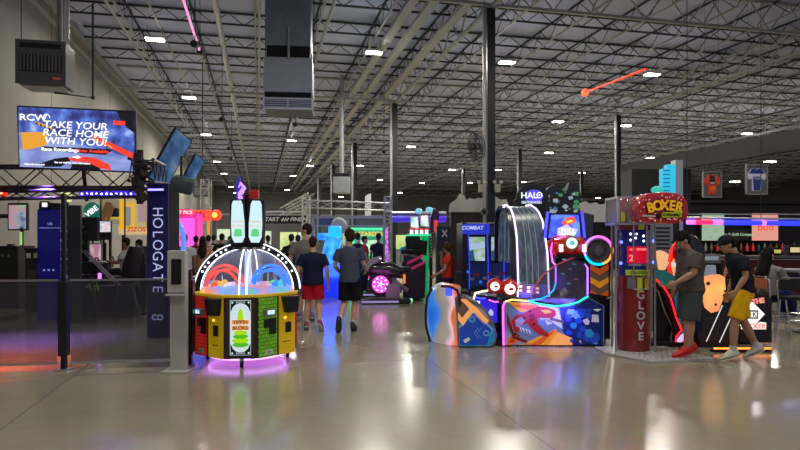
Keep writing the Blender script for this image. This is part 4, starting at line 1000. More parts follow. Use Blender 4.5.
# red creature-less engine hood with round dial, under the video marquee
hood = MB().tube([(X(552), .15, Zp(247)), (X(556), .12, Zp(246)), (X(570), .1, Zp(246)), (X(582), .14, Zp(247)), (X(586), .16, Zp(248))], [.09, .15, .17, .15, .1], 0, 16)
hood.build('red_hood', M_red, t, smooth=True)
MB().cyl((X(570), -.09, Zp(243)), (X(570), -.04, Zp(243)), .105, 0, 24).cyl((X(570), -.105, Zp(243)), (X(570), -.08, Zp(243)), .08, 1, 24).cyl((X(570), -.115, Zp(243)), (X(570), -.09, Zp(243)), .035, 2, 16).build('dial', [mat('brass', (.35, .25, .08), .3, .6), glow('dial_face', (.75, .95, .95), 1.3), glow('dial_core', (.1, .6, .7), 1)], t)
for v in (560, 583): MB().box((X(v), -.06, Zp(248)), (.06, .02, .11)).build('side_lamp', glow('lamp_cream', (1, .75, .6), 1.8), t, bevel=.005)
MB().prism([(X(556), Zp(254)), (X(588), Zp(254)), (X(584), Zp(258)), (X(560), Zp(257))], -.04, .2).build('hood_lip', M_cab, t)
# video marquee
m = MB().prism([(X(548), Zp(236)), (X(590), Zp(236)), (X(588), Zp(212)), (X(552), Zp(213))], .28, .36, PK.index('black'))
m.build('marquee_case', PM, t)
E_mb = emat('marquee_blue', 1.0, ramp_noise([(.03, .03, .5), (.05, .1, .9), (.2, .4, 1)], 4, 3))
m = MB().prism([(X(553), Zp(238)), (X(586), Zp(238)), (X(584), Zp(214)), (X(556), Zp(214))], .26, .28, 0)
m.prism([(X(566), Zp(222)), (X(572), Zp(217)), (X(579), Zp(216)), (X(581), Zp(221)), (X(575), Zp(224)), (X(569), Zp(225))], .25, .27, 1)
m.prism([(X(570), Zp(221)), (X(576), Zp(219)), (X(578), Zp(221)), (X(572), Zp(223))], .24, .26, 2)
m.prism([(X(562), Zp(228)), (X(572), Zp(224)), (X(577), Zp(228)), (X(583), Zp(229)), (X(580), Zp(235)), (X(562), Zp(236))], .25, .27, 3)
m.text('PULL', X(573), Zp(231), .24, .1, 4, .003, .003); m.prism([(X(564), Zp(234)), (X(580), Zp(233)), (X(578), Zp(237)), (X(566), Zp(237))], .245, .26, 4)
m.build('marquee_screen', [E_mb, glow('m_red', (1, .08, .04), 1.2), glow('m_yel', (1, .6, .1), 1.3), glow('m_pale', (.7, .65, 1), 1.0), glow('m_blue2', (.95, .95, 1), 1.4)], t)
for a, b_ in (((549, 238), (552, 211)), ((590, 238), (587, 211))):
    MB().tube([(X(a[0]), .25, Zp(a[1])), (X(b_[0]), .25, Zp(b_[1]))], .02, 0, 8).build('neon_tube', glow('neon_blue', (.06, .06, 1), 2), t)
MB().prism([(X(589), Zp(240)), (X(600), Zp(238)), (X(602), Zp(214)), (X(589), Zp(211))], .35, .6).build('marquee_wing', mat('wing_slate', (.03, .045, .055), .5), t)
# speaker with rainbow ring
cx, cz = X(597.5), Zp(250.5)
MB().cyl((cx, -.02, cz), (cx, .4, cz), .2, 0, 36).build('speaker_can', M_cab, t, smooth=True)
m = MB().lathe([(.19, 0), (.17, .03), (.12, .0), (.05, .03), (.0, .04)], 0, 32, M=Matrix.Translation((cx, -.02, cz)) @ Matrix.Rotation(PI / 2, 4, 'X'))
for r in (.16, .12, .085): m.tube([(p.x, -.06, p.z) for p in arc(cx, cz, r, 0, 360, 28)][:-1], .006, 1, 6, closed=True)
m.build('speaker_cone', [M_greyp, M_matte], t, smooth=True)
for a0, a1, e in ((20, 110, E_pink), (110, 200, E_purp), (200, 290, E_cyan), (290, 380, E_or2)):
    MB().tube([(p.x, -.04, p.z) for p in arc(cx, cz, .205, a0, a1, 14)], .017, 0, 8).build('neon_ring_segment', e, t, smooth=True)
# chevron column
MB().prism([(X(588), .1), (X(611), .1), (X(611), Zp(262)), (X(588), Zp(262))], .03, .8).build('side_column', M_cab, t, bevel=.01)
m = MB()
for k, (z, c) in enumerate(((264, 'orange'), (271, 'brown'), (277, 'amber'), (284, 'brown'), (290, 'orange'))):
    m.prism([(X(591), Zp(z)), (X(600), Zp(z + 5)), (X(609), Zp(z)), (X(609), Zp(z + 6)), (X(600), Zp(z + 11.5)), (X(591), Zp(z + 6))], .02, .035, PK.index(c))
m.tube([(X(589), .02, Zp(298)), (X(600), .02, Zp(303)), (X(611), .02, Zp(297))], .005, PK.index('pale'), 5)
m.build('chevron_print', PM, t)

# ================================================================ moulded seat pod + blue console, same ride
PX0 = 462; D0 = 8.75
t = facing('ride_seat_pod', 'rounded moulded ride seat with bronze zigzag and blue circuit print', 'arcade seat', PX0, D0, 0, 0)
sh = [(458, 347), (457, 318), (455, 298), (459, 295), (466, 297), (478, 302), (487, 310), (494, 322), (497, 334), (496, 344), (490, 348)]
m = MB().prism([(X(a), Zp(b_)) for a, b_ in sh], .0, .75); m.build('side_shell', mat('pod_grey', (.13, .12, .14), .4), t, bevel=.03)
m = MB()
shp = sh
pp([(459, 346), (458.5, 325), (474, 309), (494, 329), (495, 340), (490, 346)], 'teal', 1); pp([(460, 345), (459.5, 328), (474, 312), (491, 329), (487, 345)], 'blue', 2)
pp([(459, 299), (466, 299), (478, 309), (489, 321), (485, 325), (473, 313), (464, 303)], 'gold', 2)
pp([(458, 312), (462, 318), (470, 308), (473, 311), (463, 326), (458, 320)], 'gold', 3)
pp([(459, 303), (468, 307), (462, 314), (458, 309)], 'brown', 1); pp([(473, 304), (484, 310), (491, 322), (488, 319), (478, 309)], 'grey', 1)
for a, b_ in ((472, 319), (486, 333)):
    for r, k in ((4, 'teal'), (3, 'sky'), (1.8, 'blue')): pp([(a + r * math.cos(j * PI / 6), b_ + r * math.sin(j * PI / 6)) for j in range(12)], k, 6 - r)
for off in (0, 3): m.tube([(X(478 + off), -.012, Zp(328)), (X(474 + off), -.012, Zp(333)), (X(478 + off), -.012, Zp(338))], .005, PK.index('sky'), 4)
m.tube([(X(a), -.012, Zp(b_)) for a, b_ in ((459, 328), (474, 311.5), (492, 329))], .006, PK.index('pale'), 4)
m.tube([(X(a), -.012, Zp(b_)) for a, b_ in ((488, 336), (495, 329))], .005, PK.index('sky'), 4); pp([(463, 340), (469, 337), (470, 340), (465, 343)], 'pale', 5)
m.build('side_print', PM, t)
# rounded back end of the pod, lit multicolour print
rs = []
prof_ = [(347, 434, 459), (340, 431, 459.5), (328, 429, 459.5), (315, 427.8, 459.5), (305, 428.3, 459.5), (297, 430, 460), (291, 434, 461), (287, 439, 461), (285.5, 444, 460)]
for py_, xa, xb in prof_:
    r = []
    for k in range(13):
        u = k / 12; ang = u * PI
        x = X(xa) + (X(xb) - X(xa)) * (1 - math.cos(ang)) / 2
        y = .32 - .30 * math.sin(ang * .5) ** .6 * (1 if u < .5 else 1) 
        r.append(Vector((x, .62 - .60 * min(1, (u * 1.0) ** .55), Zp(py_))))
    for k in range(5):
        u = k / 4; r.append(Vector((X(xb) - .02 - (X(xb) - X(xa)) * .85 * u, .12 + .55 * u, Zp(py_))))
    rs.append(r)
def pod_art(nt, tc):
    sp = nt.nodes.new('ShaderNodeSeparateXYZ'); nt.links.new(tc.outputs['Object'], sp.inputs[0])
    n = nt.nodes.new('ShaderNodeTexNoise'); n.inputs['Scale'].default_value = 2.2; n.inputs['Detail'].default_value = 1; nt.links.new(tc.outputs['Object'], n.inputs['Vector'])
    mr = nt.nodes.new('ShaderNodeMapRange'); mr.inputs[1].default_value = X(428); mr.inputs[2].default_value = X(461); nt.links.new(sp.outputs[0], mr.inputs[0])
    ma = nt.nodes.new('ShaderNodeMath'); ma.operation = 'MULTIPLY_ADD'; ma.inputs[1].default_value = .7; nt.links.new(n.outputs['Fac'], ma.inputs[0]); nt.links.new(mr.outputs[0], ma.inputs[2])
    r = nt.nodes.new('ShaderNodeValToRGB'); cs = [(.3, (.01, .12, .7)), (.48, (.03, .25, .8)), (.58, (.25, .24, .26)), (.85, (.40, .34, .28)), (.98, (.95, .6, .75)), (1.06, (.95, .16, .01)), (1.22, (.22, .18, .17))]
    while len(r.color_ramp.elements) < len(cs): r.color_ramp.elements.new(.5)
    for e, (p, c) in zip(r.color_ramp.elements, cs): e.position = min(1, p / 1.3 + .05); e.color = (*c, 1)
    md = nt.nodes.new('ShaderNodeMath'); md.operation = 'MULTIPLY'; md.inputs[1].default_value = 1 / 1.3; nt.links.new(ma.outputs[0], md.inputs[0]); nt.links.new(md.outputs[0], r.inputs[0])
    return r.outputs[0]
MB().rings(rs).build('back_shell', emat('pod_glow', .7, pod_art), t, smooth=True)
m = MB().tube([(X(a), -.005, Zp(b_)) for a, b_ in ((441, 286), (450, 286.5), (457, 290), (459.5, 297), (460, 306))], .022, 0, 8)
m.build('seat_edge', mat('dark_maroon', (.06, .008, .01), .5), t, smooth=True)
MB().tube([(X(a), .3, Zp(b_)) for a, b_ in ((431, 345), (427, 330), (426.5, 316), (428, 300), (433, 290))], .02, 0, 8).build('rear_edge', M_matte, t, smooth=True)
MB().box((X(449), .05, Zp(292)), (.09, .08, .12), rz=.2).build('blue_lamp', glow('lamp_blue', (.05, .08, 1), 1.6), t, bevel=.01)
MB().box((X(466), .25, Zp(293)), (.12, .35, .05)).box((X(462), .45, Zp(283)), (.1, .08, .3)).build('seat', M_matte, t, bevel=.02)
t['label'] = 'rounded moulded ride seat with lit print, bronze zigzag and blue circuit pattern'

PX0 = 555; D0 = 8.85; t = arch
MB().box((X(552), .55, .045), (1.62, 1.0, .07)).build('platform', M_matte, t, bevel=.01)
MB().prism([(X(477), .08), (X(501), .08), (X(501), Zp(299)), (X(477), Zp(296))], .35, .8).build('cabinet', mat('console_dark', (.012, .01, .05), .35), t, bevel=.02)
MB().tube([(X(a), .31, Zp(b_)) for a, b_ in ((477, 312), (476.5, 300), (478, 295), (484, 293.5), (491, 292.5))], .015, 0, 8).build('neon_tube', glow('neon_cream', (1, .85, .5), 2), t, smooth=True)
MB().tube([(X(a), .31, Zp(b_)) for a, b_ in ((477.5, 299), (483, 300.5), (489, 300.5))], .011, 0, 8).build('neon_tube', glow('neon_blue', (.06, .06, 1), 2), t, smooth=True)
MB().tube([(X(a), .31, Zp(b_)) for a, b_ in ((492, 302), (497, 304), (502, 304))], .011, 0, 8).build('neon_tube', E_pink, t, smooth=True)
MB().tube([(X(a), .31, Zp(b_)) for a, b_ in ((480, 304), (482, 303.5), (482.5, 310), (482.5, 316))], .008, 0, 8).build('neon_tube', E_w, t, smooth=True)
m = MB()
for a, b_ in ((486.5, 313.5), (494, 315.5)):
    m.prism([(X(a - 2.5), Zp(b_ + 2.5)), (X(a + 2.8), Zp(b_ + 3)), (X(a + 2.6), Zp(b_ - 1.5)), (X(a), Zp(b_ - 4)), (X(a - 2.2), Zp(b_ - 1))], .33, .36, 0)
m.build('lit_badges', glow('badge_lilac', (.45, .45, 1), 1.1), t)
MB().prism([(X(478), Zp(325)), (X(501), Zp(326)), (X(501), Zp(303)), (X(478), Zp(301))], .338, .352).build('blue_panel', mat('blue_lit_panel', (.01, .01, .3), .3, emit=(.04, .02, .9), es=.5), t)
MB().prism([(X(479), Zp(344)), (X(501), Zp(345)), (X(501), Zp(336)), (X(489), Zp(336))], .33, .36).build('step', mat('blue_step', (.01, .02, .25), .3, emit=(.03, .1, .8), es=.25), t)
MB().prism([(X(497), Zp(298)), (X(545), Zp(300)), (X(545), Zp(296)), (X(500), Zp(294))], .1, .5).build('deck_edge', mat('deck_dark', (.02, .02, .04), .3), t)
lb = bpy.data.lights.new('ug', 'AREA'); lb.size = .8; lb.energy = 14; lb.color = (.2, .15, 1)
lo = bpy.data.objects.new('console_glow', lb); COL.objects.link(lo); lo.parent = t; lo.location = (-.1, .0, .7); lo.rotation_euler = (.9, 0, 0)

# ================================================================ blue lit space shooter cabinet behind
PX0 = 495; D0 = 11.6
t = facing('shooter_cabinet', 'tall dark cabin arcade with blue lit edges and landscape screens behind the arched game', 'arcade game', PX0, D0, 0, 0)
M_nv = mat('cabin_navy', (.008, .012, .06), .35, emit=(.0, .02, .5), es=.10)
MB().box((X(511), .7, Zp(300) / 2 + .1), ((560 - 463) * D0 / FL, 1.3, Zp(300) + .2)).build('base', M_cab, t)
MB().box((X(465), .6, (Zp(222)) / 2), (.1, 1.2, Zp(222))).build('side_wall', M_cab, t, bevel=.02)
MB().box((X(512), .9, (Zp(226)) / 2), (1.8, .1, Zp(226))).build('back_wall', mat('cabin_print', (.01, .012, .035), .4, emit=(.02, .05, .3), es=.12, var=.6), t)
MB().box((X(558), .6, (Zp(226)) / 2), (.08, 1.2, Zp(226))).build('side_wall', M_cab, t)
MB().box((X(476), .1, Zp(229)), (.52, .3, .2)).build('header', mat('header_blue', (.01, .015, .2), .3, emit=(.03, .05, .8), es=.45), t, bevel=.02)
m = MB().text('COMBAT', X(472), Zp(228), -.06, .1, 0, .003, .002, shear=.2); m.build('header_letters', glow('letters_pale', (.6, .7, 1), .8), t)
MB().box((X(512), -.02, Zp(223)), (1.75, .03, .02)).build('trim_bar', M_alu, t)
for a, b_, yy in ((468, 487, .15), (492, 503, .35)):
    MB().prism([(X(a), Zp(264)), (X(b_), Zp(264)), (X(b_), Zp(235)), (X(a), Zp(235))], yy, yy + .1).build('monitor_case', M_cab, t, bevel=.01)
    m = MB().prism([(X(a + 2), Zp(261)), (X(b_ - 1), Zp(261)), (X(b_ - 1), Zp(237)), (X(a + 2), Zp(237))], yy - .01, yy, 0)
    m.prism([(X(a + 2), Zp(250)), (X(b_ - 1), Zp(248)), (X(b_ - 1), Zp(244)), (X(a + 6), Zp(243)), (X(a + 2), Zp(245))], yy - .014, yy, 1)
    m.prism([(X(a + 2), Zp(261)), (X(a + 8), Zp(261)), (X(a + 6), Zp(250)), (X(a + 2), Zp(252))], yy - .018, yy, 2)
    m.build('screen', [emat('land_screen%d' % a, .75, ramp_noise([(.1, .3, .12), (.35, .5, .35), (.5, .65, .9)], 5, 3, (1, 1, 2))), glow('scr_sky', (.45, .6, .85), .8), glow('scr_dark', (.02, .12, .2), .6)], t)
for a in (489, 505, 470):
    MB().tube([(X(a), .1, Zp(290)), (X(a), .1, Zp(262)), (X(a - 1), .12, Zp(232))], .012, 0, 6).build('neon_tube', glow('neon_deep', (.04, .06, 1), .9), t)
m = MB()
for i in range(9): m.box((X(468 + i * 4.2), -.0, Zp(272 + (i * 7) % 11)), (.05 + .03 * (i % 3), .04, .05), i % 3)
m.build('controls', [mat('ctl_blue', (.01, .05, .3), .3, emit=(.05, .2, 1), es=.5), M_greyp, mat('ctl_red', (.2, .01, .01), .3)], t)
m = MB().lathe([(.09, 0), (.05, .08), (.03, .2), (.04, .22), (.015, .34), (.0, .42)], 0, 14, (X(510), -.05, Zp(262)))
m.build('figure_lamp', glow('dim_blue', (.12, .18, .6), .7), t, smooth=True)
# sign on top
m = MB().prism([(X(535) + .32 * math.cos(a * PI / 12), Zp(197) + .27 * math.sin(a * PI / 12)) for a in range(24)], .2, .28)
m.prism([(X(518), Zp(214)), (X(552), Zp(214)), (X(550), Zp(203)), (X(520), Zp(203))], .22, .3); m.prism([(X(517), Zp(204)), (X(522), Zp(206)), (X(520), Zp(197)), (X(516), Zp(200))], .2, .3)
m.build('sign_board', mat('sign_black', (.004, .006, .012), .6), t)
m = MB().prism([(X(536) + .18 * math.cos(a * PI / 8), Zp(195.5) + .13 * math.sin(a * PI / 8) - .0) for a in range(16)], .18, .21, 0); m.build('sign_light_patch', glow('patch_violet', (.12, .08, .95), .9), t)
m = MB().text('HAL', X(531), Zp(195), .17, .165, 0, .003, .003, sx=1.05); m.tube([(X(541.5) + .05 * math.cos(a * PI / 5), .17, Zp(194.5) + .052 * math.sin(a * PI / 5)) for a in range(10)], .012, 0, 6, closed=True)
m.box((X(541.5), .17, Zp(194.5)), (.03, .01, .03)); m.build('sign_letters', glow('letter_white', (.85, .9, 1), 1.2), t)
m = MB().text('FIRETEAM RAVEN', X(533.5), Zp(202), .17, .07, 0, .003, .002, sx=.72); m.build('sign_line', glow('letter_white2', (.7, .85, 1), .9), t)
# jagged dark topper right of the sign, bluish and green lit facets
m = MB().prism([(X(a), Zp(b_)) for a, b_ in ((545, 225), (546, 195), (552, 187), (558, 183), (566, 186), (571, 190), (574, 181), (582, 183), (586, 195), (583, 206), (586, 212), (585, 226))], .3, .5, 0)
rnd = random.Random(5)
for i in range(26):
    a = 549 + rnd.random() * 33; b_ = 188 + rnd.random() * 24; r = 1 + rnd.random() * 2.2
    m.prism([(X(a + r * math.cos(k * 1.57 + i) * 1.3), Zp(b_ + r * math.sin(k * 1.57 + i))) for k in range(4)], .29 - .003 * (i % 5), .31, (1 if a < 562 else 2) if i % 3 else 3)
m.build('topper', [mat('topper_dark', (.006, .012, .02), .5), mat('facet_blue', (.05, .08, .2), .4, emit=(.15, .25, .6), es=.25), mat('facet_green', (.04, .12, .07), .4, emit=(.1, .45, .2), es=.3), mat('facet_pale', (.3, .35, .4), .4, emit=(.5, .6, .7), es=.25)], t)
# ================================================================ glove punching game
PX0 = 636; D0 = 8.35
t = facing('boxing_game', 'red glove punching game: tall red cylinder in steel posts under a BOXER glove sign', 'arcade game', PX0, D0, 0, 0)
M_rt = mat('tower_red', (.20, .006, .008), .3, coat=.4)
M_sp = mat('sparkle_red', (.42, .006, .008), .25, coat=.6, var=.6, scale=60)
M_tread = mat('tread_plate', (.42, .42, .40), .45, .2, var=.3, scale=50)
M_lime = mat('sticker_lime', (.45, .55, .02), .5, emit=(.5, .7, .02), es=.04)
# base plate reaching forward to the right
q = [(-.48, -.15), (-.1, -.72), (.82, -.52), (.55, .35), (-.48, .3)]
MB().plan(q, .0, .035).build('base_plate', M_tread, t, bevel=.005)
m = MB()
for i in range(12):
    for j in range(9):
        x, y = -.12 + .075 * i, -.6 + .09 * j
        if x > .72 - .1 * (j % 2) or (x < .0 and y < -.55): continue
        m.box((x + (.03 if j % 2 else 0), y, .036), (.04, .012, .005), 0, rz=.7 if (i + j) % 2 else -.7)
m.build('tread_pattern', M_chrome, t)
# tower
MB().lathe([(.21, .03), (.215, .05), (.215, Zp(277)), (.2, Zp(276))], 0, 36, (0, .1, 0)).build('tower', M_rt, t, smooth=True)
MB().lathe([(.2, Zp(277)), (.2, Zp(230)), (.19, Zp(229))], 0, 36, (0, .1, 0)).build('display_drum', mat('drum_blue', (.008, .01, .05), .25, emit=(.03, .06, .6), es=.05, var=.7, scale=20), t, smooth=True)
MB().lathe([(.23, Zp(230)), (.23, Zp(225))], 0, 36, (0, .1, 0)).build('collar', M_rt, t, smooth=True)
def wrap(x0, x1, z0, z1, r, mi, mb, n=8):
    """patch lying on the drum's curve"""
    a0, a1 = math.asin(x0 / r), math.asin(x1 / r); pts = []
    rs = []
    for k in range(n + 1):
        a = a0 + (a1 - a0) * k / n
        rs.append([Vector((math.sin(a) * q_, .1 - math.cos(a) * q_, z)) for q_, z in ((r, z0), (r + .006, z0), (r + .006, z1), (r, z1))])
    mb.rings(rs, mi)
m = MB(); wrap(-.16, .17, Zp(275), Zp(269.5), .217, 0, m); m.text('CAUTION', 0, Zp(272.3), -.128, .055, 1, .001, .001); m.build('warning_band', [M_lime, M_matte], t)
for a_, b_, c_, d_, r_, mm in ((-.145, -.05, 288, 276.5, .217, M_greyp), (-.03, .04, 291.5, 277, .217, M_lime), (.08, .14, 289, 278, .217, M_lime), (-.02, .06, 229.5, 225, .233, M_lime)):
    m = MB(); wrap(a_, b_, Zp(c_), Zp(d_), r_, 0, m); m.build('sticker', mm, t)
m = MB()
for i, c in enumerate('GLOVE'): m.text(c, .02, Zp(294.5 + i * 10.2), -.117, .155, 0, .004, .003)
m.build('letters', mat('letter_silver', (.5, .5, .5), .4), t)
m = MB(); wrap(-.14, .15, Zp(263), Zp(246.5), .203, 0, m); wrap(-.13, .16, Zp(265.5), Zp(263.6), .205, 1, m)
m.build('score_window', [mat('score_red', (.15, .002, .004), .3, emit=(.8, .0, .03), es=.55), M_alu], t)
m = MB().text('HIT', -.105, Zp(249.5), -.118, .035, 0).text('RECORD', .03, Zp(249.3), -.122, .035, 0).text('2', -.11, Zp(258), -.115, .12, 0).build('score_digits', glow('digit_red', (1, .15, .12), 3), t)
m = MB()
for a, b_ in ((628, 234), (641, 236), (628, 240), (641, 241), (634, 234), (633, 238)): m.ball((X(a), -.09, Zp(b_)), .016, 0, 8)
m.build('small_lamps', glow('lamp_cool', (.6, .8, 1), 4), t)
for a, b_ in ((620, 242), (652, 241), (619.5, 263), (652, 262)): MB().ball((X(a), -.05, Zp(b_)), .022, 0, 10).build('blue_lamp', glow('lamp_deep_blue', (.08, .1, 1), 5), t)
# posts and rails
for a, y in ((616, -.1), (655, -.1), (612, .33), (650, .33)):
    MB().cyl((X(a, D0 + y), y, .03), (X(a, D0 + y), y, Zp(223)), .014, 0, 12).build('post', mat('post_steel', (.4, .4, .42), .3, .8), t, smooth=True)
MB().cyl((X(629), -.16, .9), (X(629), -.16, Zp(226)), .009).cyl((X(642), -.16, .9), (X(642), -.16, Zp(226)), .009).cyl((X(629), -.16, .9), (X(642), -.16, .9), .009).build('front_rods', M_chrome, t)
MB().box((X(657), -.12, Zp(283)), (.05, .01, .06), rz=.3).build('tag_card', M_white, t)
# top frame with clear box
z0, z1 = Zp(224), Zp(198)
m = MB()
for zz in (z0, z1):
    for y in (-.12, .35): m.box((0, y, zz), (.58, .03, .03))
    for x in (-.29, .29): m.box((x, .115, zz), (.03, .5, .03))
for x in (-.29, -.13):
    for y in (-.12, .35): m.box((x, y, (z0 + z1) / 2), (.03, .03, z1 - z0))
m.build('top_frame', M_alu, t)
MB().box((-.21, .115, (z0 + z1) / 2), (.15, .44, z1 - z0 - .04)).build('clear_box', glass('box_clear', (.6, .6, .65), .3), t)
MB().box((-.235, -.14, Zp(217)), (.05, .006, .13)).build('sticker', M_lime, t)
# red sparkling ball behind, and the fist-shaped sign
rs = []
MB().ball((X(628.5), .08, Zp(210)), (.14, .17, .185), 0, 20).build('padded_bag', M_sp, t, smooth=True)
gl = [(637, 219), (636, 207), (640, 196.5), (650, 193), (664, 192), (675, 193.5), (682, 197), (686, 204), (686.5, 214), (683, 220), (676, 223.5), (660, 223.5), (648, 223), (640, 222)]
g = MB().prism([(X(a, 8.0), Zp(b_, 8.0)) for a, b_ in gl], -.42, .0)
g.build('glove_sign', M_sp, t, bevel=.05, smooth=True)
m = MB()
for i, (c, a, b_, r) in enumerate((('B', 650.5, 208, -.25), ('O', 657.5, 206, -.08), ('X', 664.5, 205.5, .05), ('E', 672, 206, .1), ('R', 679, 207.5, .2))):
    m.text(c, X(a, 7.9), Zp(b_, 7.9), -.445, .185, 1, .006, .017, rot=r, sx=.85)
    m.text(c, X(a, 7.9), Zp(b_, 7.9), -.456, .185, 0, .006, .006, rot=r, sx=.85)
m.build('sign_letters', [mat('letter_amber', (.8, .38, .01), .35, emit=(1, .5, .0), es=.2), mat('letter_edge', (.03, .004, .004), .5)], t)
m = MB().prism([(X(662.5, 7.9), Zp(217.5, 7.9)), (X(681, 7.9), Zp(217, 7.9)), (X(681, 7.9), Zp(210.5, 7.9)), (X(675, 7.9), Zp(210.5, 7.9)), (X(674, 7.9), Zp(212, 7.9)), (X(663, 7.9), Zp(212.5, 7.9))], -.47, -.42, 0)
m.text('DYNAMIC', X(671, 7.9), Zp(215, 7.9), -.475, .05, 1, .001, .002); m.build('lime_plate', [M_lime, M_matte], t)
MB().prism([(X(643, 7.9), Zp(216.5, 7.9)), (X(656, 7.9), Zp(217, 7.9)), (X(656, 7.9), Zp(215.5, 7.9)), (X(643, 7.9), Zp(214.8, 7.9))], -.44, -.42).ball((X(659, 7.9), -.42, Zp(216, 7.9)), .035, 1, 10).build('glove_seam', [mat('seam_pale', (.6, .5, .5), .5), M_matte], t)
m = MB(); rnd = random.Random(2)
for i in range(46):
    a, b_ = rnd.uniform(640, 684), rnd.choice([rnd.uniform(195, 200), rnd.uniform(218, 221), rnd.uniform(196, 220)])
    m.ball((X(a, 7.9), -.425, Zp(b_, 7.9)), .006, 0, 5)
m.build('glitter', glow('glitter', (1, .5, .45), .9), t)

# ================================================================ neon boxer standee beside it
PX0 = 668; D0 = 8.9
t = facing('neon_cutout', 'lit cut-out of a raised fist figure with red neon outline behind the grey-shirted man', 'neon cut-out', PX0, D0, 0, 0)
def P2(pts): return [(X(a), Zp(b_)) for a, b_ in pts]
MB().box((X(666), .12, .03), (.7, .4, .06)).box((X(672), .1, .6), (.45, .06, 1.1)).build('stand', M_matte, t)
C_skin = glow('cut_skin', (1, .52, .25), .85); C_red = glow('cut_red', (1, .02, .01), 1.0); C_green = mat('cut_green', (.01, .05, .05), .4, emit=(.02, .15, .15), es=.35); C_blue = mat('cut_blue', (.01, .05, .12), .4, emit=(.03, .18, .4), es=.3); C_w = glow('cut_white', (.8, .8, .75), .8); C_bk = M_matte
m = MB()
m.prism(P2([(655, 272), (672, 280), (676, 300), (688, 330), (680, 343), (674, 338), (672, 318), (662, 290)]), .03, .07, 5)
m.prism(P2([(657, 256), (657, 251), (661, 250.5), (665, 252), (669, 255), (669, 262), (665, 270), (659, 270)]), -.01, .03, 0)
for i in range(4): m.tube([(X(658 + 2.7 * i), -.02, Zp(251.5 + i * .8)), (X(659 + 2.5 * i), -.025, Zp(257))], .014, 0, 6)
m.prism(P2([(669, 262), (674, 245), (681, 240), (690, 242), (690, 275), (680, 277), (668, 272)]), .0, .03, 1)
m.prism(P2([(674, 257), (684, 256), (690, 264), (688, 290), (676, 284), (671, 266)]), -.02, .02, 0)
m.prism(P2([(671, 262), (683, 264), (690, 262), (690, 267), (678, 268), (671, 266)]), -.03, .0, 4)
m.prism(P2([(655, 269), (666, 271), (674, 276), (680, 284), (676, 290), (664, 287), (656, 280)]), -.02, .02, 2)
m.prism(P2([(672, 288), (692, 284), (694, 330), (684, 335), (677, 310)]), -.01, .03, 3)
m.prism(P2([(676, 341), (682, 334), (688, 331), (688, 336), (680, 343)]), -.03, .01, 6)
m.build('figure_print', [C_skin, C_red, C_green, C_blue, C_w, C_bk, glow('cut_lilac', (.75, .55, 1), 1)], t)
MB().tube([(a, -.02, b_) for a, b_ in P2([(655, 279), (664, 288), (670, 298), (676, 318), (681, 330), (676, 336), (675, 341), (679, 344), (687, 336)])], .014, 0, 8).build('neon_tube', glow('neon_red', (1, .015, .02), 1.5), t, smooth=True)
MB().tube([(a, .05, b_) for a, b_ in P2([(654, 285), (660, 293), (666, 312), (674, 328), (672, 340), (676, 346)])], .012, 0, 8).build('outline_tube', mat('tube_olive', (.25, .28, .15), .4), t, smooth=True)
MB().tube([(a, -.01, b_) for a, b_ in P2([(668, 262), (670, 250), (675, 243), (682, 240), (688, 241)])], .012, 0, 8).build('neon_tube', glow('neon_red', (1, .015, .02), 1.5), t, smooth=True)
# grey louvre panel between
t = facing('metal_cabinet', 'grey metal cabinet with slotted front rising behind the lit fist figure', 'cabinet', 664, 10.3, 0, 0)
PX0 = 664; D0 = 10.3
MB().box((0, .2, Zp(222) / 2), (.36, .3, Zp(222))).build('casing', mat('locker_grey', (.22, .24, .26), .4, .4), t, bevel=.01)
for i in range(6): MB().box((-.01, .045, Zp(228 + i * 4)), (.26, .012, .028)).build('slot', M_matte, t)

# big dark round pad behind the man
PX0 = 695; D0 = 8.7
t = facing('punch_ball_game', 'black game with big round hood and glowing orange face panel', 'arcade game', PX0, D0, 0, 0)
MB().tube([(X(695), .34, Zp(255)), (X(695), .2, Zp(255)), (X(695), .1, Zp(255))], [.18, .23, .2], 0, 32, flat=1.35).build('round_hood', mat('hood_black', (.012, .012, .018), .3, coat=.3), t, smooth=True)
MB().box((X(717), .35, .5), (.46, .6, 1.0)).box((X(700), .4, .45), (.2, .3, .9)).build('cabinet', mat('body_black', (.006, .006, .01), .35), t, bevel=.02)
of = [(701, 279), (704, 277), (712, 275), (720, 274.5), (725, 277), (726, 289), (723, 300), (719, 311), (712, 313), (706, 308), (703, 296)]
MB().prism([(X(a), Zp(b_)) for a, b_ in of], -.0, .05).build('lit_face', emat('face_orange', .8, ramp_noise([(1, .25, .06), (1, .38, .14), (1, .55, .12)], 3, 1)), t, bevel=.01)
m = MB()
for a, b_, r in ((708, 283.5, .027), (724.5, 291, .014), (715.5, 304.5, .018)): m.cyl((X(a), -.012, Zp(b_)), (X(a), .0, Zp(b_)), r, 0, 12)
m.build('face_spots', mat('spot_brown', (.06, .01, .0), .5), t)
for a, b_ in (((705, 341), (721, 305)), ((718, 342), (729, 318))): MB().cyl((X(a[0]), -.04, Zp(a[1])), (X(b_[0]), -.04, Zp(b_[1])), .007, 0, 8).build('white_rod', glow('rod_white', (.9, .9, .85), .8), t)
MB().prism([(X(704), Zp(281)), (X(724), Zp(281)), (X(723), Zp(266)), (X(707), Zp(266))], .2, .3).build('grey_screen', mat('pale_screen', (.2, .24, .3), .3, emit=(.4, .5, .7), es=.2), t)

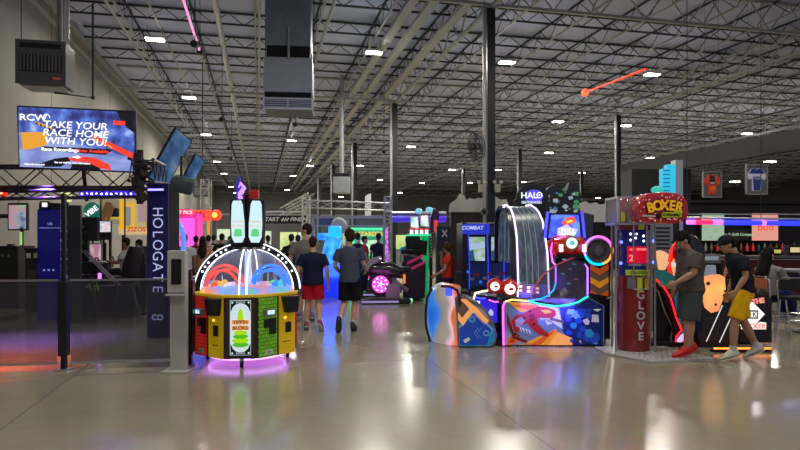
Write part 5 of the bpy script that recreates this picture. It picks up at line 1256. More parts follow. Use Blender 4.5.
# cabinet with the diamond arrow sign and orange floor light
PX0 = 765; D0 = 9.0
t = facing('arrow_game', 'black low game cabinet with white diamond arrow sign and orange light along its base', 'arcade game', PX0, D0, 0, 0)
MB().prism([(X(740), .03), (X(772), .03), (X(772), Zp(298)), (X(748), Zp(290)), (X(740), Zp(290))], .0, .7).build('cabinet', mat('body_black', (.006, .006, .01), .35), t, bevel=.01)
m = MB()
m.prism([(X(740), Zp(302)), (X(752), Zp(302)), (X(764), Zp(314)), (X(753), Zp(326)), (X(740), Zp(326))], -.02, .0, 0)
m.prism([(X(740), Zp(318.5)), (X(757), Zp(318.5)), (X(757), Zp(310)), (X(740), Zp(310))], -.028, .0, 1); m.prism([(X(741), Zp(317)), (X(755.5), Zp(317)), (X(755.5), Zp(311.5)), (X(741), Zp(311.5))], -.034, .0, 0)
m.text('K', X(753), Zp(314.3), -.04, .09, 1, .002, .002)
m.prism([(X(741), Zp(329)), (X(765), Zp(329)), (X(765), Zp(322.5)), (X(760), Zp(322)), (X(756), Zp(324)), (X(741), Zp(323))], -.03, .0, 0)
m.text('KICKER', X(753), Zp(326), -.036, .1, 2, .002, .004)
m.text('THE', X(757), Zp(301), -.03, .1, 2, .002, .006, rot=-.15)
m.build('lit_sign', [glow('sign_white2', (1, .95, .92), 1.1), M_black, glow('sign_pinkred', (1, .3, .25), 1.0)], t)
MB().cyl((X(714, 8.4), -.6, .055), (X(771, 8.4), -.6, .055), .013, 0, 8).build('neon_tube', glow('neon_fire', (1, .22, .02), 3), t)
MB().box((X(742, 8.4), -.57, .02), (.82, .1, .035)).build('base_rail', M_matte, t)

# ================================================================ long red-blue light tube rail
def led_bar(name, lab, pts, segs, r, sup=()):
    t = thing(name, lab, 'light tube', pts[0], 0)
    A, B = Vector(pts[0]), Vector(pts[1]); d = B - A
    for i, (f0, f1, e) in enumerate(segs):
        MB().cyl(d * f0, d * f1, r, 0, 10).build('light_segment', e, t, smooth=True)
    MB().cyl(Vector((0, 0, r * 1.8)), d + Vector((0, 0, r * 1.8)), r * .5, 0, 8).build('rail', M_alu, t)
    return t
E_lb = glow('tube_blue', (.02, .03, 1), 2.2); E_lr = glow('tube_red', (1, .02, .12), 1.8); E_lv = glow('tube_violet', (.35, .1, 1), 2.8); E_lw = glow('tube_white', (.8, .75, 1), 4)
D = 12.5
ltb = led_bar('light_tube', 'long red, blue and violet glowing tube running right at head height before the bar', [W(687, D, ZZ(222, D)), W(835, D, ZZ(224, D))],
        [(0, .05, E_lv), (.05, .17, E_lr), (.17, .24, E_lv), (.24, .5, E_lb), (.5, .53, E_lv), (.53, 1, E_lb)], .05)
for v in (.0, .5, 1.0):
    MB().cyl(ltb.matrix_world.translation * 0 + (W(687 + 148 * v, D) - W(687, D)) + Vector((0, 0, .08)), (W(687 + 148 * v, D) - W(687, D)) + Vector((0, 0, 9.55 - ltb.location.z)), .007, 0, 6).build('hanging_rod', M_dark_steel, ltb)
MB().cyl(Vector((0, 0, .16)), (W(835, D) - W(687, D)) + Vector((0, 0, .16)), .012, 0, 6).build('upper_wire', M_alu, ltb)
D = 22
led_bar('light_tube', 'violet and blue glowing tube on the far wall behind the motorbike games', [W(391, D, ZZ(219, D)), W(446, D, ZZ(219, D))], [(0, .35, glow('tube_indigo', (.06, .03, .7), .8)), (.35, .75, glow('tube_purple', (.2, .03, .6), .7)), (.75, 1, glow('tube_indigo2', (.1, .02, .8), .8))], .12)
for t_ in (): pass
# ================================================================ bar area
struct(MB().box((16.15, 16.6, 4.62), (.3, 15.4, .62)).build('trim_1', mat('soffit_dark', (.018, .018, .02), .6)))
XB = 13.6
yb = 27.0
M_bar = mat('bar_wall', (.022, .018, .022), .7)
m = MB().box((42.8, yb + .15, 1.75), (54.6, .3, 3.5))
struct(m.build('wall_bar', M_bar))
struct(MB().box((0, 0, 1.35), (6.5, .2, 2.7)).build('wall_bar', M_bar, loc=W(772, 20.5), rz=-YAW))
struct(MB().box((42.8, yb - .05, 3.5), (54.6, .5, .12)).build('trim_2', mat('trim_dark', (.02, .018, .018), .5)))
column(14.6, 12.6, 'thick dark column at the right edge beyond the jersey frames', .22)
# jerseys in frames
def jersey(px, py, D, s, col, lab, kind):
    t = facing('framed_jersey', lab, 'framed jersey', px, D, ZZ(py, D), .12)
    w_, h_ = .78 * s, 1.02 * s
    MB().box((0, .03, 0), (w_, .04, h_)).build('backing', mat('frame_back', (.12, .12, .13), .6), t)
    m = MB()
    for x, z, a, b_ in ((0, h_ / 2, w_, .03), (0, -h_ / 2, w_, .03), (w_ / 2, 0, .03, h_), (-w_ / 2, 0, .03, h_)): m.box((x, 0, z), (a, .06, b_))
    m.build('frame', mat('frame_pale', (.25, .25, .25), .4), t)
    body = [(-.17, -.4), (.17, -.4), (.18, .05), (.30, -.02), (.36, .16), (.22, .36), (.1, .40), (0, .36), (-.1, .40), (-.22, .36), (-.36, .16), (-.30, -.02), (-.18, .05)]
    m = MB().prism([(x * s, z * s) for x, z in body], -.015, .01, 0)
    if kind == 'r':
        m.prism([(x * s, z * s) for x, z in [(-.14, .0), (.14, .0), (.1, .4), (0, .34), (-.1, .4)]], -.02, 0, 1); m.prism([(-.1 * s, .02), (.1 * s, .02), (.1 * s, .07), (-.1 * s, .07)], -.025, 0, 2); m.ball((0, -.02, -.2 * s), .14 * s, 3, 10)
    else:
        m.prism([(x * s, z * s) for x, z in [(-.12, -.39), (.12, -.39), (.15, .1), (-.15, .1)]], -.02, 0, 1); m.prism([(x * s, z * s) for x, z in [(-.3, .2), (.3, .2), (.2, .36), (.1, .39), (0, .34), (-.1, .39), (-.2, .36)]], -.02, 0, 1)
        m.text('OILERS' if 0 else 'TEAM', 0, .02, -.022, .1, 2, .001)
    m.build('jersey', [col[0], col[1], M_white, col[2]], t)
    for x in (-.3 * s, .3 * s): MB().cyl((x, .03, h_ / 2), (x, .03, 9.5 - t.location.z), .004, 0, 5).build('hanging_wire', M_dark_steel, t)
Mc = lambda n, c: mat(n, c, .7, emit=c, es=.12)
jersey(712, 184.5, 17.5, .72, (Mc('jersey_red', (.55, .05, .02)), Mc('jersey_black', (.02, .02, .02)), Mc('jersey_orange', (.7, .12, .02))), 'framed red and black jersey hanging under the dark beam, the left one', 'r')
jersey(756.5, 179.5, 16.8, .80, (Mc('jersey_white', (.5, .5, .55)), Mc('jersey_navy', (.02, .03, .22)), M_white), 'framed navy and white jersey hanging under the dark beam, the right one', 'b')
# screens on the bar wall and frames
def bscreen(px, py, w_, h_, D, m_s, lab, txt=None, tm=None, name='menu_screen', cat='screen', ts=.2):
    t = facing(name, lab, cat, px, D, ZZ(py, D), .0)
    MB().box((0, .05, 0), (w_ + .08, .08, h_ + .08)).build('casing', M_black, t)
    m = MB().box((0, 0, 0), (w_, .02, h_), 0)
    if txt:
        for i, s_ in enumerate(txt): m.text(s_, 0, (len(txt) / 2 - .5 - i) * ts * 1.1, -.02, ts, 1, .002, .002)
    m.build('screen', [m_s, tm or E_white], t); MB().box((0, .12, 0), (.15, .1, .15)).build('bracket', M_black, t); return t
D = 20
bscreen(713, 227, 22 * D / FL, 27 * D / FL, D, emat('menu_pale', .55, ramp_noise([(.3, .42, .38), (.5, .7, .45), (.5, .6, .6)], 5, 3, (1, 1, 4))), 'pale green menu screen left of the black bar sign')
bscreen(765, 227, 26 * D / FL, 27 * D / FL, D, glow('menu_salmon', (1, .42, .32), .75), 'salmon pink screen with a red mark over the bar', ['Bud'], E_red, ts=.35)
bscreen(738, 234.5, 21 * D / FL, 10 * D / FL, D, mat('sign_charcoal', (.03, .03, .03), .5), 'small black sign with white script writing between two bar screens', ['Bar & Grill Company'], glow('script', (.5, .7, .5), .7), 'bar_sign', 'sign', .13)
# bar counter with shelf behind
t = thing('bar_counter', 'long dark bar counter with maroon front behind the seated woman', 'counter', W(775, 16.9, 0), -YAW)
MB().box((1.0, .3, .52), (6.4, .6, 1.04)).build('front', mat('bar_maroon', (.08, .008, .012), .5), t)
MB().box((1.0, .25, 1.07), (6.6, .8, .06)).build('worktop', mat('bar_top', (.10, .10, .11), .3), t, bevel=.01)
MB().box((1.0, -.06, 1.0), (6.4, .02, .03)).build('edge_strip', M_alu, t)
t = thing('back_shelf', 'dark stepped shelf unit for bottles behind the bar', 'shelf', W(765, 19.3, 0), -YAW)
for k in range(3): MB().box((.6, 0, (.62 + .27 * k)), (5.6, .35, .04)).build('shelf_board', M_black, t)
MB().box((.6, .2, .68), (5.6, .06, 1.36)).build('back_panel', M_matte, t)
bc = [mat('bottle_red', (.4, .02, .02), .2, emit=(.8, .05, .05), es=.25), mat('bottle_amber', (.3, .12, .02), .2), mat('bottle_clear', (.3, .35, .35), .15), mat('bottle_green', (.02, .15, .05), .2)]
bm_ = MB().lathe([(.035, 0), (.037, .02), (.037, .15), (.014, .2), (.013, .26)], 0, 10)
bmesh_ = [bm_.mesh('bottle', c, smooth=True) for c in bc]
for k in range(3):
    for i in range(26):
        if (i * 7 + k * 5) % 9 == 0: continue
        o = bpy.data.objects.new('bottle', bmesh_[(i * 3 + k + (i // 4)) % 4]); COL.objects.link(o)
        p = t.matrix_basis @ Vector((-1.9 + i * .19, -.0, (.642 + .27 * k))); o.location = p
        tag(o, 'small liquor bottle standing on the dark back shelf of the bar', 'bottle', 'bottles on the bar back shelf')
# small lit things on the bar: cash register, boxes
def small(name, cat, px, D, z, dims, m_, lab):
    o = MB().box((0, 0, dims[2] / 2), dims).box((0, -dims[1] / 2 - .005, dims[2] * .55), (dims[0] * .8, .01, dims[2] * .5), 1).build(name, m_, bevel=.005); o.location = W(px, D, z); o.rotation_euler.z = -YAW
    return tag(o, lab, cat)
small('cash_register', 'register', 774, 17.1, 1.1, (.3, .25, .22), [M_black, glow('register_yellow', (.8, .7, .2), .6)], 'black register with yellow lit face on the bar, left one')
small('cash_register', 'register', 792, 17.1, 1.1, (.35, .25, .3), [M_black, glow('register_cream', (.8, .65, .35), .8)], 'black register with cream lit face on the bar, right one')
small('tablet_terminal', 'tablet', 706, 12.0, 1.1, (.5, .2, .18), [M_greyp, mat('tablet_face', (.2, .25, .3), .3, emit=(.3, .4, .5), es=.3)], 'grey tablet terminal on a stand behind the men at the right')
MB_o = MB().box((0, 0, .5), (.5, .3, 1.1), 0).build('display_stand', M_black, bevel=.01); MB_o.location = W(706, 12.15, .05); MB_o.rotation_euler.z = -YAW; tag(MB_o, 'black stand carrying the grey tablet behind the men at the right', 'stand')
# cyan tower machine and silver column behind boxing sign
t = facing('lit_tower', 'stepped cyan glowing tower behind the BOXER sign', 'lit tower', 668, 14.5, 0, 0); PX0 = 668; D0 = 14.5
MB().box((0, .15, Zp(208) / 2), (.5, .4, Zp(208))).build('base', M_matte, t)
m = MB().box((.04, 0, (Zp(165) + Zp(208)) / 2), (.2, .2, Zp(165) - Zp(208))).box((-.08, .0, (Zp(169) + Zp(208)) / 2), (.18, .2, Zp(169) - Zp(208)))
m.build('lit_steps', glow('cyan_panel', (.03, .6, .9), .8), t)
for i in range(9): MB().box((-.08, -.105, Zp(171 + i * 4)), (.16, .01, .02)).build('step_line', mat('step_dark', (.02, .1, .2), .4), t)
MB().box((.26, .1, Zp(160) / 2), (.18, .25, Zp(160))).build('silver_column', M_alu, t)
MB().ball((-.25, .0, Zp(190)), (.16, .12, .1), 0, 14).build('lit_dome', glow('mint_panel', (.05, .7, .55), .7), t, smooth=True)
# dark hall box behind tower
struct(MB().box(tuple(W(655, 25, 2.2)), (2.4, 1.2, 4.4), rz=-YAW).build('wall_booth', mat('booth_dark', (.03, .032, .035), .7)))

# ================================================================ high stools with steel frames and table
def stool(px, D, turn, lab, back):
    t = facing('bar_stool', lab, 'bar stool', px, D, 0, turn, 'steel bar stools'); t.scale.z = .84
    for sx_ in (-1, 1):
        for sy_ in (-1, 1):
            top = Vector((sx_ * .17, sy_ * .17, .74)); bot = Vector((sx_ * .23, sy_ * .23, .01))
            MB().cyl(bot, top, .013, 0, 8).build('leg', M_chrome, t, smooth=True)
    for z, s in ((.3, .21), (.45, .195)):
        m = MB().tube([(-s, -s, z), (s, -s, z), (s, s, z), (-s, s, z)], .010, 0, 6, closed=True); m.build('footrest', M_chrome, t, smooth=True)
    MB().box((0, 0, .77), (.4, .4, .06)).build('seat', M_matte, t, bevel=.02)
    m = MB().tube([(-.2, .2, .74), (-.21, .24, 1.1), (-.15, .25, 1.16), (.15, .25, 1.16), (.21, .24, 1.1), (.2, .2, .74)], .013, 0, 8); m.build('back_frame', M_chrome, t, smooth=True)
    MB().box((0, .245, 1.03), (.38, .03, .2)).build('backrest', back, t, bevel=.01)
    return t
M_orp = mat('seat_terracotta', (.40, .12, .05), .5)
stool(768, 9.9, PI / 2 + .35, 'steel bar stool with terracotta back, the one the woman sits on', M_orp)
stool(792, 9.6, PI - .5, 'empty steel bar stool, nearest at the right edge', M_matte)
stool(803, 11.2, .3, 'steel bar stool cut by the right edge behind the nearest', M_matte)
t = facing('high_table', 'dark high round table at the right edge where the woman leans', 'table', 806, 10.3, 0)
MB().lathe([(.4, 1.02), (.4, 1.06)], 0, 32).build('tabletop', mat('table_grey', (.16, .17, .18), .3), t, bevel=.005)
MB().cyl((0, 0, .02), (0, 0, 1.02), .035, 0, 12).build('pole', M_black, t); MB().lathe([(.28, 0), (.27, .02), (.05, .05)], 0, 24).build('base', M_black, t)

# ================================================================ red and pink neon lines under the roof
def nline(px0, py0, D0_, px1, py1, D1_, e, r, lab):
    A, B = W(px0, D0_, ZZ(py0, D0_)), W(px1, D1_, ZZ(py1, D1_))
    t = thing('neon_line', lab, 'neon tube', A)
    MB().cyl((0, 0, 0), B - A, r, 0, 8).build('tube', e, t); MB().cyl((0, 0, 0), (0, 0, 9.5 - A.z), .008, 0, 5).build('hanger', M_dark_steel, t); MB().box((0, 0, 0), (.14, .14, .14)).build('end_cap', M_black, t)
    return t
a = nline(585, 92.5, 22, 646, 69, 19.2, glow('neon_redorange', (1, .035, .0), 1.6), .03, 'orange-red neon line slanting under the roof at the right')
MB().ball((0, 0, 0), .13, 0, 12).build('lit_end', glow('red_beacon', (1, .04, .01), 6), a, smooth=True)
a = nline(200, 52, 15.5, 182, -4, 14, glow('neon_pinkwhite', (1, .35, .7), 1.1), .03, 'pink neon line under the roof at the upper left')
def setf(px, D):
    global PX0, D0
    PX0, D0 = px, D
def bb(px0, px1, py0, py1, y0, y1, mb=None, mi=0, floor=False, D=None):
    """box covering the px/py rectangle at the current frame's distance, from depth y0 to y1"""
    mb = mb or MB(); za, zb_ = (0.0 if floor else Zp(py1, D)), Zp(py0, D)
    return mb.box(((X(px0, D) + X(px1, D)) / 2, (y0 + y1) / 2, (za + zb_) / 2), (abs(X(px1, D) - X(px0, D)), abs(y1 - y0), abs(zb_ - za)), mi)
def machine(name, lab, cat, px, D, turn=0, group=None):
    setf(px, D); return facing(name, lab, cat, px, D, 0, turn, group)

# ---------------------------------------------------------------- racing simulators in the arena
def racing_sim(px, D, turn, lab, screen_m, scale=1.0):
    t = facing('racing_simulator', lab, 'racing simulator', px, D, 0, turn, 'racing simulators'); t.scale = (scale,) * 3
    MB().box((0, 0, .06), (1.7, .8, .12)).build('base_frame', M_black, t, bevel=.01)
    for s in (-1, 1):
        MB().cyl((-.55, s * .25, .1), (.2, s * .3, .62), .03).build('actuator', M_greyp, t, smooth=True)
        MB().cyl((.7, s * .3, .1), (.6, s * .28, .6), .035).build('actuator', M_greyp, t, smooth=True)
        MB().tube([(-.9, s * .36, .3), (-.2, s * .36, .62), (.6, s * .36, .66)], .035, 0, 6).build('side_rail', M_alu if s < 0 else M_black, t)
    MB().box((0.1, 0, .62), (1.3, .7, .1)).build('platform', M_black, t, bevel=.02)
    MB().box((.0, -.37, .42), (1.5, .03, .62)).build('side_panel', M_matte, t)
    st = MB().box((.45, 0, .74), (.5, .46, .14)).tube([(.66, 0, .75), (.74, 0, 1.05), (.78, 0, 1.42)], [.2, .23, .14], 0, 12, flat=.5).build('seat', mat('seat_black', (.01, .01, .012), .5), t, smooth=True)
    MB().box((-.62, 0, 1.25), (.06, .78, .46)).build('monitor', M_black, t, bevel=.01)
    MB().box((-.585, 0, 1.25), (.01, .7, .4)).build('screen', screen_m, t)
    MB().cyl((-.6, 0, .65), (-.62, 0, 1.05), .04).build('monitor_post', M_black, t)
    MB().tube([(p.x * .0 - .2, p.x, p.z) for p in arc(0, 1.02, .14, 0, 360, 14)][:-1], .018, 0, 6, closed=True).build('steering_wheel', M_black, t, smooth=True)
    return t
s1 = racing_sim(97, 12.4, .1, 'nearest black motion racing simulator, empty seat, behind the angled strut', emat('race_screen', .6, ramp_noise([(.1, .1, .4), (.5, .1, .1), (.6, .6, .8)], 4, 3)))
s2 = racing_sim(106, 13.5, .1, 'black racing simulator with claw mark carrying the driver in white', emat('race_screen2', .6, ramp_noise([(.2, .2, .5), (.6, .2, .2), (.8, .8, .9)], 4, 3)))
s3 = racing_sim(120, 14.6, .1, 'rear black racing simulator carrying the driver in black', emat('race_screen3', .6, ramp_noise([(.2, .2, .5), (.6, .2, .2), (.8, .8, .9)], 4, 3)))
m = MB()
for k in range(3): m.tube([(.0 + k * .07, -.39, .70), (.03 + k * .07, -.39, .58), (.05 + k * .07, -.39, .52)], [.014, .02, .004], 0, 5)
m.build('claw_mark', mat('claw_green', (.12, .2, .03), .5, emit=(.2, .45, .05), es=.2), s1)
# big black box monitor and the pale angled struts
t = machine('monitor_cart', 'large black monitor turned away on a dark motion rig behind the front post', 'monitor', 84, 11.6)
bb(70, 97, 217, 241, 0, .12).build('monitor', M_matte, t, bevel=.01)
m = MB().ball((X(83), -.01, Zp(227)), (.03, .01, .03)).box((X(83), -.01, Zp(232)), (.12, .01, .012)); m.build('maker_mark', mat('mark_grey', (.1, .1, .1), .4), t)
bb(80, 87, 240, 262, .02, .1).build('neck', M_black, t)
m = bb(70, 96, 262, 275, .1, .5); m.build('rig_body', M_black, t, bevel=.04)
for s in (72, 94): MB().cyl((X(s), .1, 0), (X(84), .2, Zp(262)), .03).build('leg', M_black, t, smooth=True)
MB().ball((X(80), -.02, Zp(242.5)), .025).build('green_lamp', glow('lamp_green', (.2, 1, .3), 3), t)
for dx in (0, 3.2): MB().cyl((X(84 + dx), -.1, Zp(250)), (X(118 + dx), -.1, Zp(283)), .018, 0, 6).build('strut', M_alu, t, smooth=True)
MB().box((X(101), -.05, Zp(276)), (.06, .02, .12)).build('violet_lamp', glow('lamp_violet', (.5, .15, 1), 2), t)
MB().cyl((X(119), -.1, 0), (X(119), -.1, Zp(283)), .02).build('leg', M_black, t)

# far left: wall screen, desks and pole
t = machine('game_poster_screen', 'portrait-shaped wall screen with pink and green game picture at the far left', 'screen', 17, 15.5)
bb(7.5, 27.5, 203, 230.5, 0, .08).build('casing', M_black, t, bevel=.01)
bb(9, 26, 205, 229, -.01, .0).build('screen', emat('poster_art', .55, ramp_noise([(.05, .1, .35), (.4, .5, .55), (.7, .35, .45), (.35, .7, .35)], 2.2, 3, (1, 1, 1.6))), t)
MB().tube([(X(18), -.02, Zp(203)), (X(22), -.02, Zp(198)), (X(29), .02, Zp(190))], .012, 0, 6).build('cable', M_black, t)
bb(-10, 19, 214, 218, .10, .16).build('wall_arm', M_black, t)
t = machine('pole_stand', 'slim stand with green lit edge at the far left', 'stand', 22, 13.8)
MB().cyl((X(22), 0, 0), (X(22), 0, Zp(228)), .035).build('pole', M_black, t)
bb(21, 23, 232, 245, -.05, -.03).build('green_strip', glow('strip_green', (.4, .8, .2), .8), t)
MB().lathe([(.2, 0), (.18, .03), (.04, .05)], 0, 20, (X(22), 0, 0)).build('base', M_black, t)
for (a, b_, c_, D, lab) in ((-25, 18, 248, 13.6, 'dark low counter at the left edge of the picture'), (25, 40, 250, 13.0, 'dark cabinet with two pale cards left of the blue pillar')):
    t = machine('dark_counter', lab, 'counter', (a + b_) / 2, D)
    bb(a, b_, c_, 300, 0, .6, floor=True).build('body', mat('counter_dark', (.012, .014, .016), .5), t, bevel=.01)
    bb(a, b_, c_ - 2, c_, -.04, .64).build('worktop', M_black, t)
    if a > 0:
        bb(27, 31, 253, 258, -.02, -.005).build('card', M_white, t); bb(34, 38, 253, 258, -.02, -.005).build('card', mat('card_gold', (.4, .35, .15), .5), t)
        bb(28, 37, 270, 285, -.02, -.005).build('door', mat('door_brown', (.06, .045, .03), .5), t)
    else:
        for k in (3, 9): MB().ball((X(k), -.02, Zp(256)), .03).build('knob', M_greyp, t)
t = machine('box_case', 'small black box standing on the far left counter', 'box', 8, 13.8)
t.location.z = 1.33; MB().box((0, .1, .06), (.12, .1, .14)).build('case', M_black, t); bb(7, 9, 236, 244, .1, .2)
# left wall booth pictures
t = machine('mural_board', 'yellow doorway picture board with ZIZO lettering behind the racing simulators', 'picture board', 132, 17)
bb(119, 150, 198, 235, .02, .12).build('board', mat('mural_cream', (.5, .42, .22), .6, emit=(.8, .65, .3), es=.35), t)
m = bb(120, 124, 199, 230, -.01, .02, None, 0); bb(124, 133, 203, 206, -.01, .02, m); bb(131, 134, 203, 227, -.01, .02, m); bb(118, 134, 226, 230, -.01, .02, m)
m.build('yellow_frame', glow('mural_yellow', (1, .55, .03), .75), t)
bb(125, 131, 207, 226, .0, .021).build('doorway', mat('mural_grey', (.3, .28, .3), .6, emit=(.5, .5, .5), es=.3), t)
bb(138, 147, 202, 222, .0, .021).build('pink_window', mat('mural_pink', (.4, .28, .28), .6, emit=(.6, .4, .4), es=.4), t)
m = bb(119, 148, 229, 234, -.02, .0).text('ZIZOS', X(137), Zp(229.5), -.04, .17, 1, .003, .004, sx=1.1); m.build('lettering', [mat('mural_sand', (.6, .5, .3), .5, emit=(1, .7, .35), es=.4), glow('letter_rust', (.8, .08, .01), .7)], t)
MB().cyl((X(122), .07, 0), (X(122), .07, Zp(234)), .04).build('post', M_black, t); MB().cyl((X(148), .07, 0), (X(148), .07, Zp(199)), .07).build('post', mat('post_pale', (.45, .45, .35), .5), t)
t = machine('round_sign', 'tilted round dark green sign with white letters above the simulators', 'sign', 92, 16.5)
MB().tube([(X(92), 0, Zp(211)), (X(92), .05, Zp(211))], [.24, .24], 0, 24).build('disc', mat('sign_green', (.01, .12, .08), .5, emit=(.02, .3, .2), es=.25), t)
MB().text('VIBE', X(92), Zp(211.5), -.02, .2, 0, .004, .004, rot=-.65).build('letters', E_white, t)
MB().cyl((X(92), .03, Zp(219)), (X(92), .03, 0), .025).build('post', M_black, t)
t = machine('bicycle_frame_display', 'brown slanting frames and green cap shapes displayed above the simulators', 'display', 108, 16.8)
for i, (a, b_) in enumerate((((97, 222), (108, 202)), ((101, 224), (111, 203)), ((107, 222), (113, 206)))):
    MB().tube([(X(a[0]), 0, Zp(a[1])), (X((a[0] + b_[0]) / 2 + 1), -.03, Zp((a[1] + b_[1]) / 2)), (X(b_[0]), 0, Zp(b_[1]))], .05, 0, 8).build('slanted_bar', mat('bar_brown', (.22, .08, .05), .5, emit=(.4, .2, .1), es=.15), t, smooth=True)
bb(110, 118, 208, 217, .0, .1).build('cap', mat('cap_dark', (.02, .04, .08), .5), t, bevel=.04); bb(106, 118, 217, 219, -.02, .1).build('brim', glow('brim_yellow', (.8, .65, .05), .6), t)
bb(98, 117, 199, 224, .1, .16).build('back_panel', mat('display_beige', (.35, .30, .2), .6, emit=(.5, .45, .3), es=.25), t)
MB().cyl((X(108), .13, Zp(224)), (X(108), .13, 0), .04).build('post', M_black, t)
t = machine('race_monitor', 'screen showing a red and white race picture right of the black monitor', 'screen', 103.5, 14.5)
bb(96.5, 111, 221, 240, 0, .06).build('casing', M_black, t); bb(97, 110.5, 221.5, 232, -.01, 0).build('screen', emat('race_white', .8, ramp_noise([(.8, .1, .15), (.8, .75, .8), (.3, .3, .5)], 4, 2, (1, 1, 3))), t)
MB().cyl((X(103), .03, Zp(240)), (X(103), .03, 0), .03).build('post', M_black, t)
t = machine('banner_strip', 'lit yellow and white sticker panel beside the lit letters of the arena', 'panel', 66, 12.6)
bb(61, 71, 190, 202, 0, .03).build('lit_print', emat('sticker_glow', .8, ramp_noise([(.3, .4, .5), (.8, .8, .2), (.9, .9, .9)], 5, 2)), t)
MB().cyl((X(66), .05, 0), (X(66), .05, Zp(190)), .03).build('post', M_black, t)
t = machine('green_light_strip', 'green glowing strip seen through the lattice truss', 'light strip', 112, 16)
bb(98, 126, 186, 189.5, 0, .05).build('tube', glow('strip_lime', (.3, .95, .15), 1.2), t)
for s in (100, 124): MB().cyl((X(s), .05, 0), (X(s), .05, Zp(187)), .02).build('post', M_black, t)

# ---------------------------------------------------------------- pink lit booth and red signs
t = machine('pink_booth', 'small booth with bright pink curtain light, right of the HOLOGATE banner', 'booth', 183, 20)
bb(174, 194, 213, 262, .3, .9, floor=True).build('body', mat('booth_magenta', (.4, .03, .2), .5, emit=(1, .05, .5), es=.5), t)
for i in range(7): MB().tube([(X(176 + i * 2.5), .25, Zp(218)), (X(176 + i * 2.5), .25, .2)], .035, 0, 6).build('curtain_light', glow('curtain_pink', (1, .12, .75), 1.2), t)
m = bb(174, 190, 209, 216, .0, .3).text('BEST PICS', X(182), Zp(212.5), -.01, .16, 1, .004, .004); m.build('header', [mat('header_rose', (.4, .02, .06), .4, emit=(.9, .05, .2), es=.6), glow('header_letter', (1, .7, .8), 1.2)], t, bevel=.0)
t = machine('red_sign', 'red lit sign board with dark star shape beside the pink booth', 'sign', 202, 21)
bb(191, 211, 210, 221, 0, .1).build('board', mat('board_red', (.5, .04, .03), .4, emit=(1, .10, .05), es=.75), t)
m = MB().prism([(X(200) + (.22 if k % 2 else .11) * math.cos(k * PI / 7), Zp(215.5) + (.17 if k % 2 else .08) * math.sin(k * PI / 7)) for k in range(14)], -.03, 0); m.build('star', glow('star_red', (.5, .0, .0), .6), t)
for s in (195, 208): MB().cyl((X(s), .05, 0), (X(s), .05, Zp(220)), .05).build('post', mat('post_amber', (.5, .3, .05), .5, emit=(1, .5, .05), es=.4), t)
t = machine('round_lamp', 'round orange-red glowing lamp at the end of the red sign', 'lamp', 215, 21)
MB().tube([(X(215), -.05, Zp(215)), (X(215), .15, Zp(215))], [.16, .2], 0, 20).build('lamp_ring', glow('ring_red', (.9, .05, .01), 1.2), t, smooth=True)
MB().ball((X(215), -.05, Zp(215)), (.10, .05, .10)).build('bulb', glow('bulb_orange', (1, .3, .05), 3), t)
MB().cyl((X(215), .1, 0), (X(215), .1, Zp(219)), .04).build('post', M_greyp, t)
# tall grey gantry behind with box speaker
def gantry(px, D, y_top, w_px, lab):
    t = machine('truss_tower', lab, 'truss tower', px, D); hw = w_px * D / FL / 2; h = Zp(y_top)
    m = MB()
    for sx_ in (-1, 1):
        for sy_ in (-1, 1): m.cyl((sx_ * hw, sy_ * hw, 0), (sx_ * hw, sy_ * hw, h), .025, 0, 6)
    n = int(h / (2 * hw)) or 1
    for k in range(n):
        z0_, z1_ = h * k / n, h * (k + 1) / n; s = 1 if k % 2 else -1
        for sy_ in (-1, 1): m.cyl((-hw * s, sy_ * hw, z0_), (hw * s, sy_ * hw, z1_), .014, 0, 5); m.cyl((sy_ * hw, -hw * s, z0_), (sy_ * hw, hw * s, z1_), .014, 0, 5)
        m.cyl((-hw, -hw, z1_), (hw, -hw, z1_), .014, 0, 5)
    m.build('lattice', M_light_steel, t); MB().box((0, 0, .02), (hw * 3, hw * 3, .04)).build('base_plate', M_alu, t)
    return t
gantry(206, 26, 180, 8, 'pale lattice tower behind the red sign')
t = machine('speaker', 'black box speaker hanging high behind the red sign', 'speaker', 201, 26); t.location.z = Zp(196)
MB().box((0, .2, .2), (.7, .4, .45)).build('body', M_black, t, bevel=.02); MB().box((0, -.01, .2), (.6, .02, .35)).build('grille', M_greyp, t); MB().cyl((0, .2, .42), (0, .2, 9.4 - t.location.z), .02).build('hanger', M_dark_steel, t)
gantry(388, 17, 197, 7, 'pale lattice tower between green game and motorbike games')
gantry(306, 24, 196, 7, 'pale lattice tower behind the three walking people')
def beam(a, b_, lab): return truss_beam(a, b_, .3, 'a', lab, .5)
beam(W(306, 24, ZZ(204, 24)), W(392, 24, ZZ(207, 24)), 'pale lattice beam spanning above the green game')
beam(W(283, 26, ZZ(212, 26)), W(311, 24, ZZ(197, 24)), 'pale lattice arm slanting down beside the FINISH banner')
# START / FINISH banner
t = machine('start_finish_banner', 'black START and FINISH banner across the hall behind the dome game', 'banner', 284, 38)
bb(258, 306, 215.5, 223.5, 0, .06).build('cloth', M_matte, t)
lp = mat('letter_pale', (.6, .6, .58), .5)
MB().text('START', X(270.5), Zp(219.5), -.03, .36, 0, .004, .006, shear=.2).build('start_lettering', lp, t)
MB().text('FINISH', X(298.5), Zp(219.5), -.03, .36, 0, .004, .006, shear=.2).build('finish_lettering', lp, t)
m = MB()
for i in range(3):
    for j in range(2): m.box((X(282) + .16 * i + .08 * j, -.02, Zp(219.5) + .1 * j - .05), (.085, .01, .105))
m.build('chequer_mark', lp, t)
for s in (258, 306): MB().cyl((X(s), .1, 0), (X(s), .1, Zp(206)), .07).build('post', M_light_steel, t)
MB().cyl((X(258), .1, Zp(212)), (X(306), .1, Zp(212)), .06).build('crossbar', M_light_steel, t)
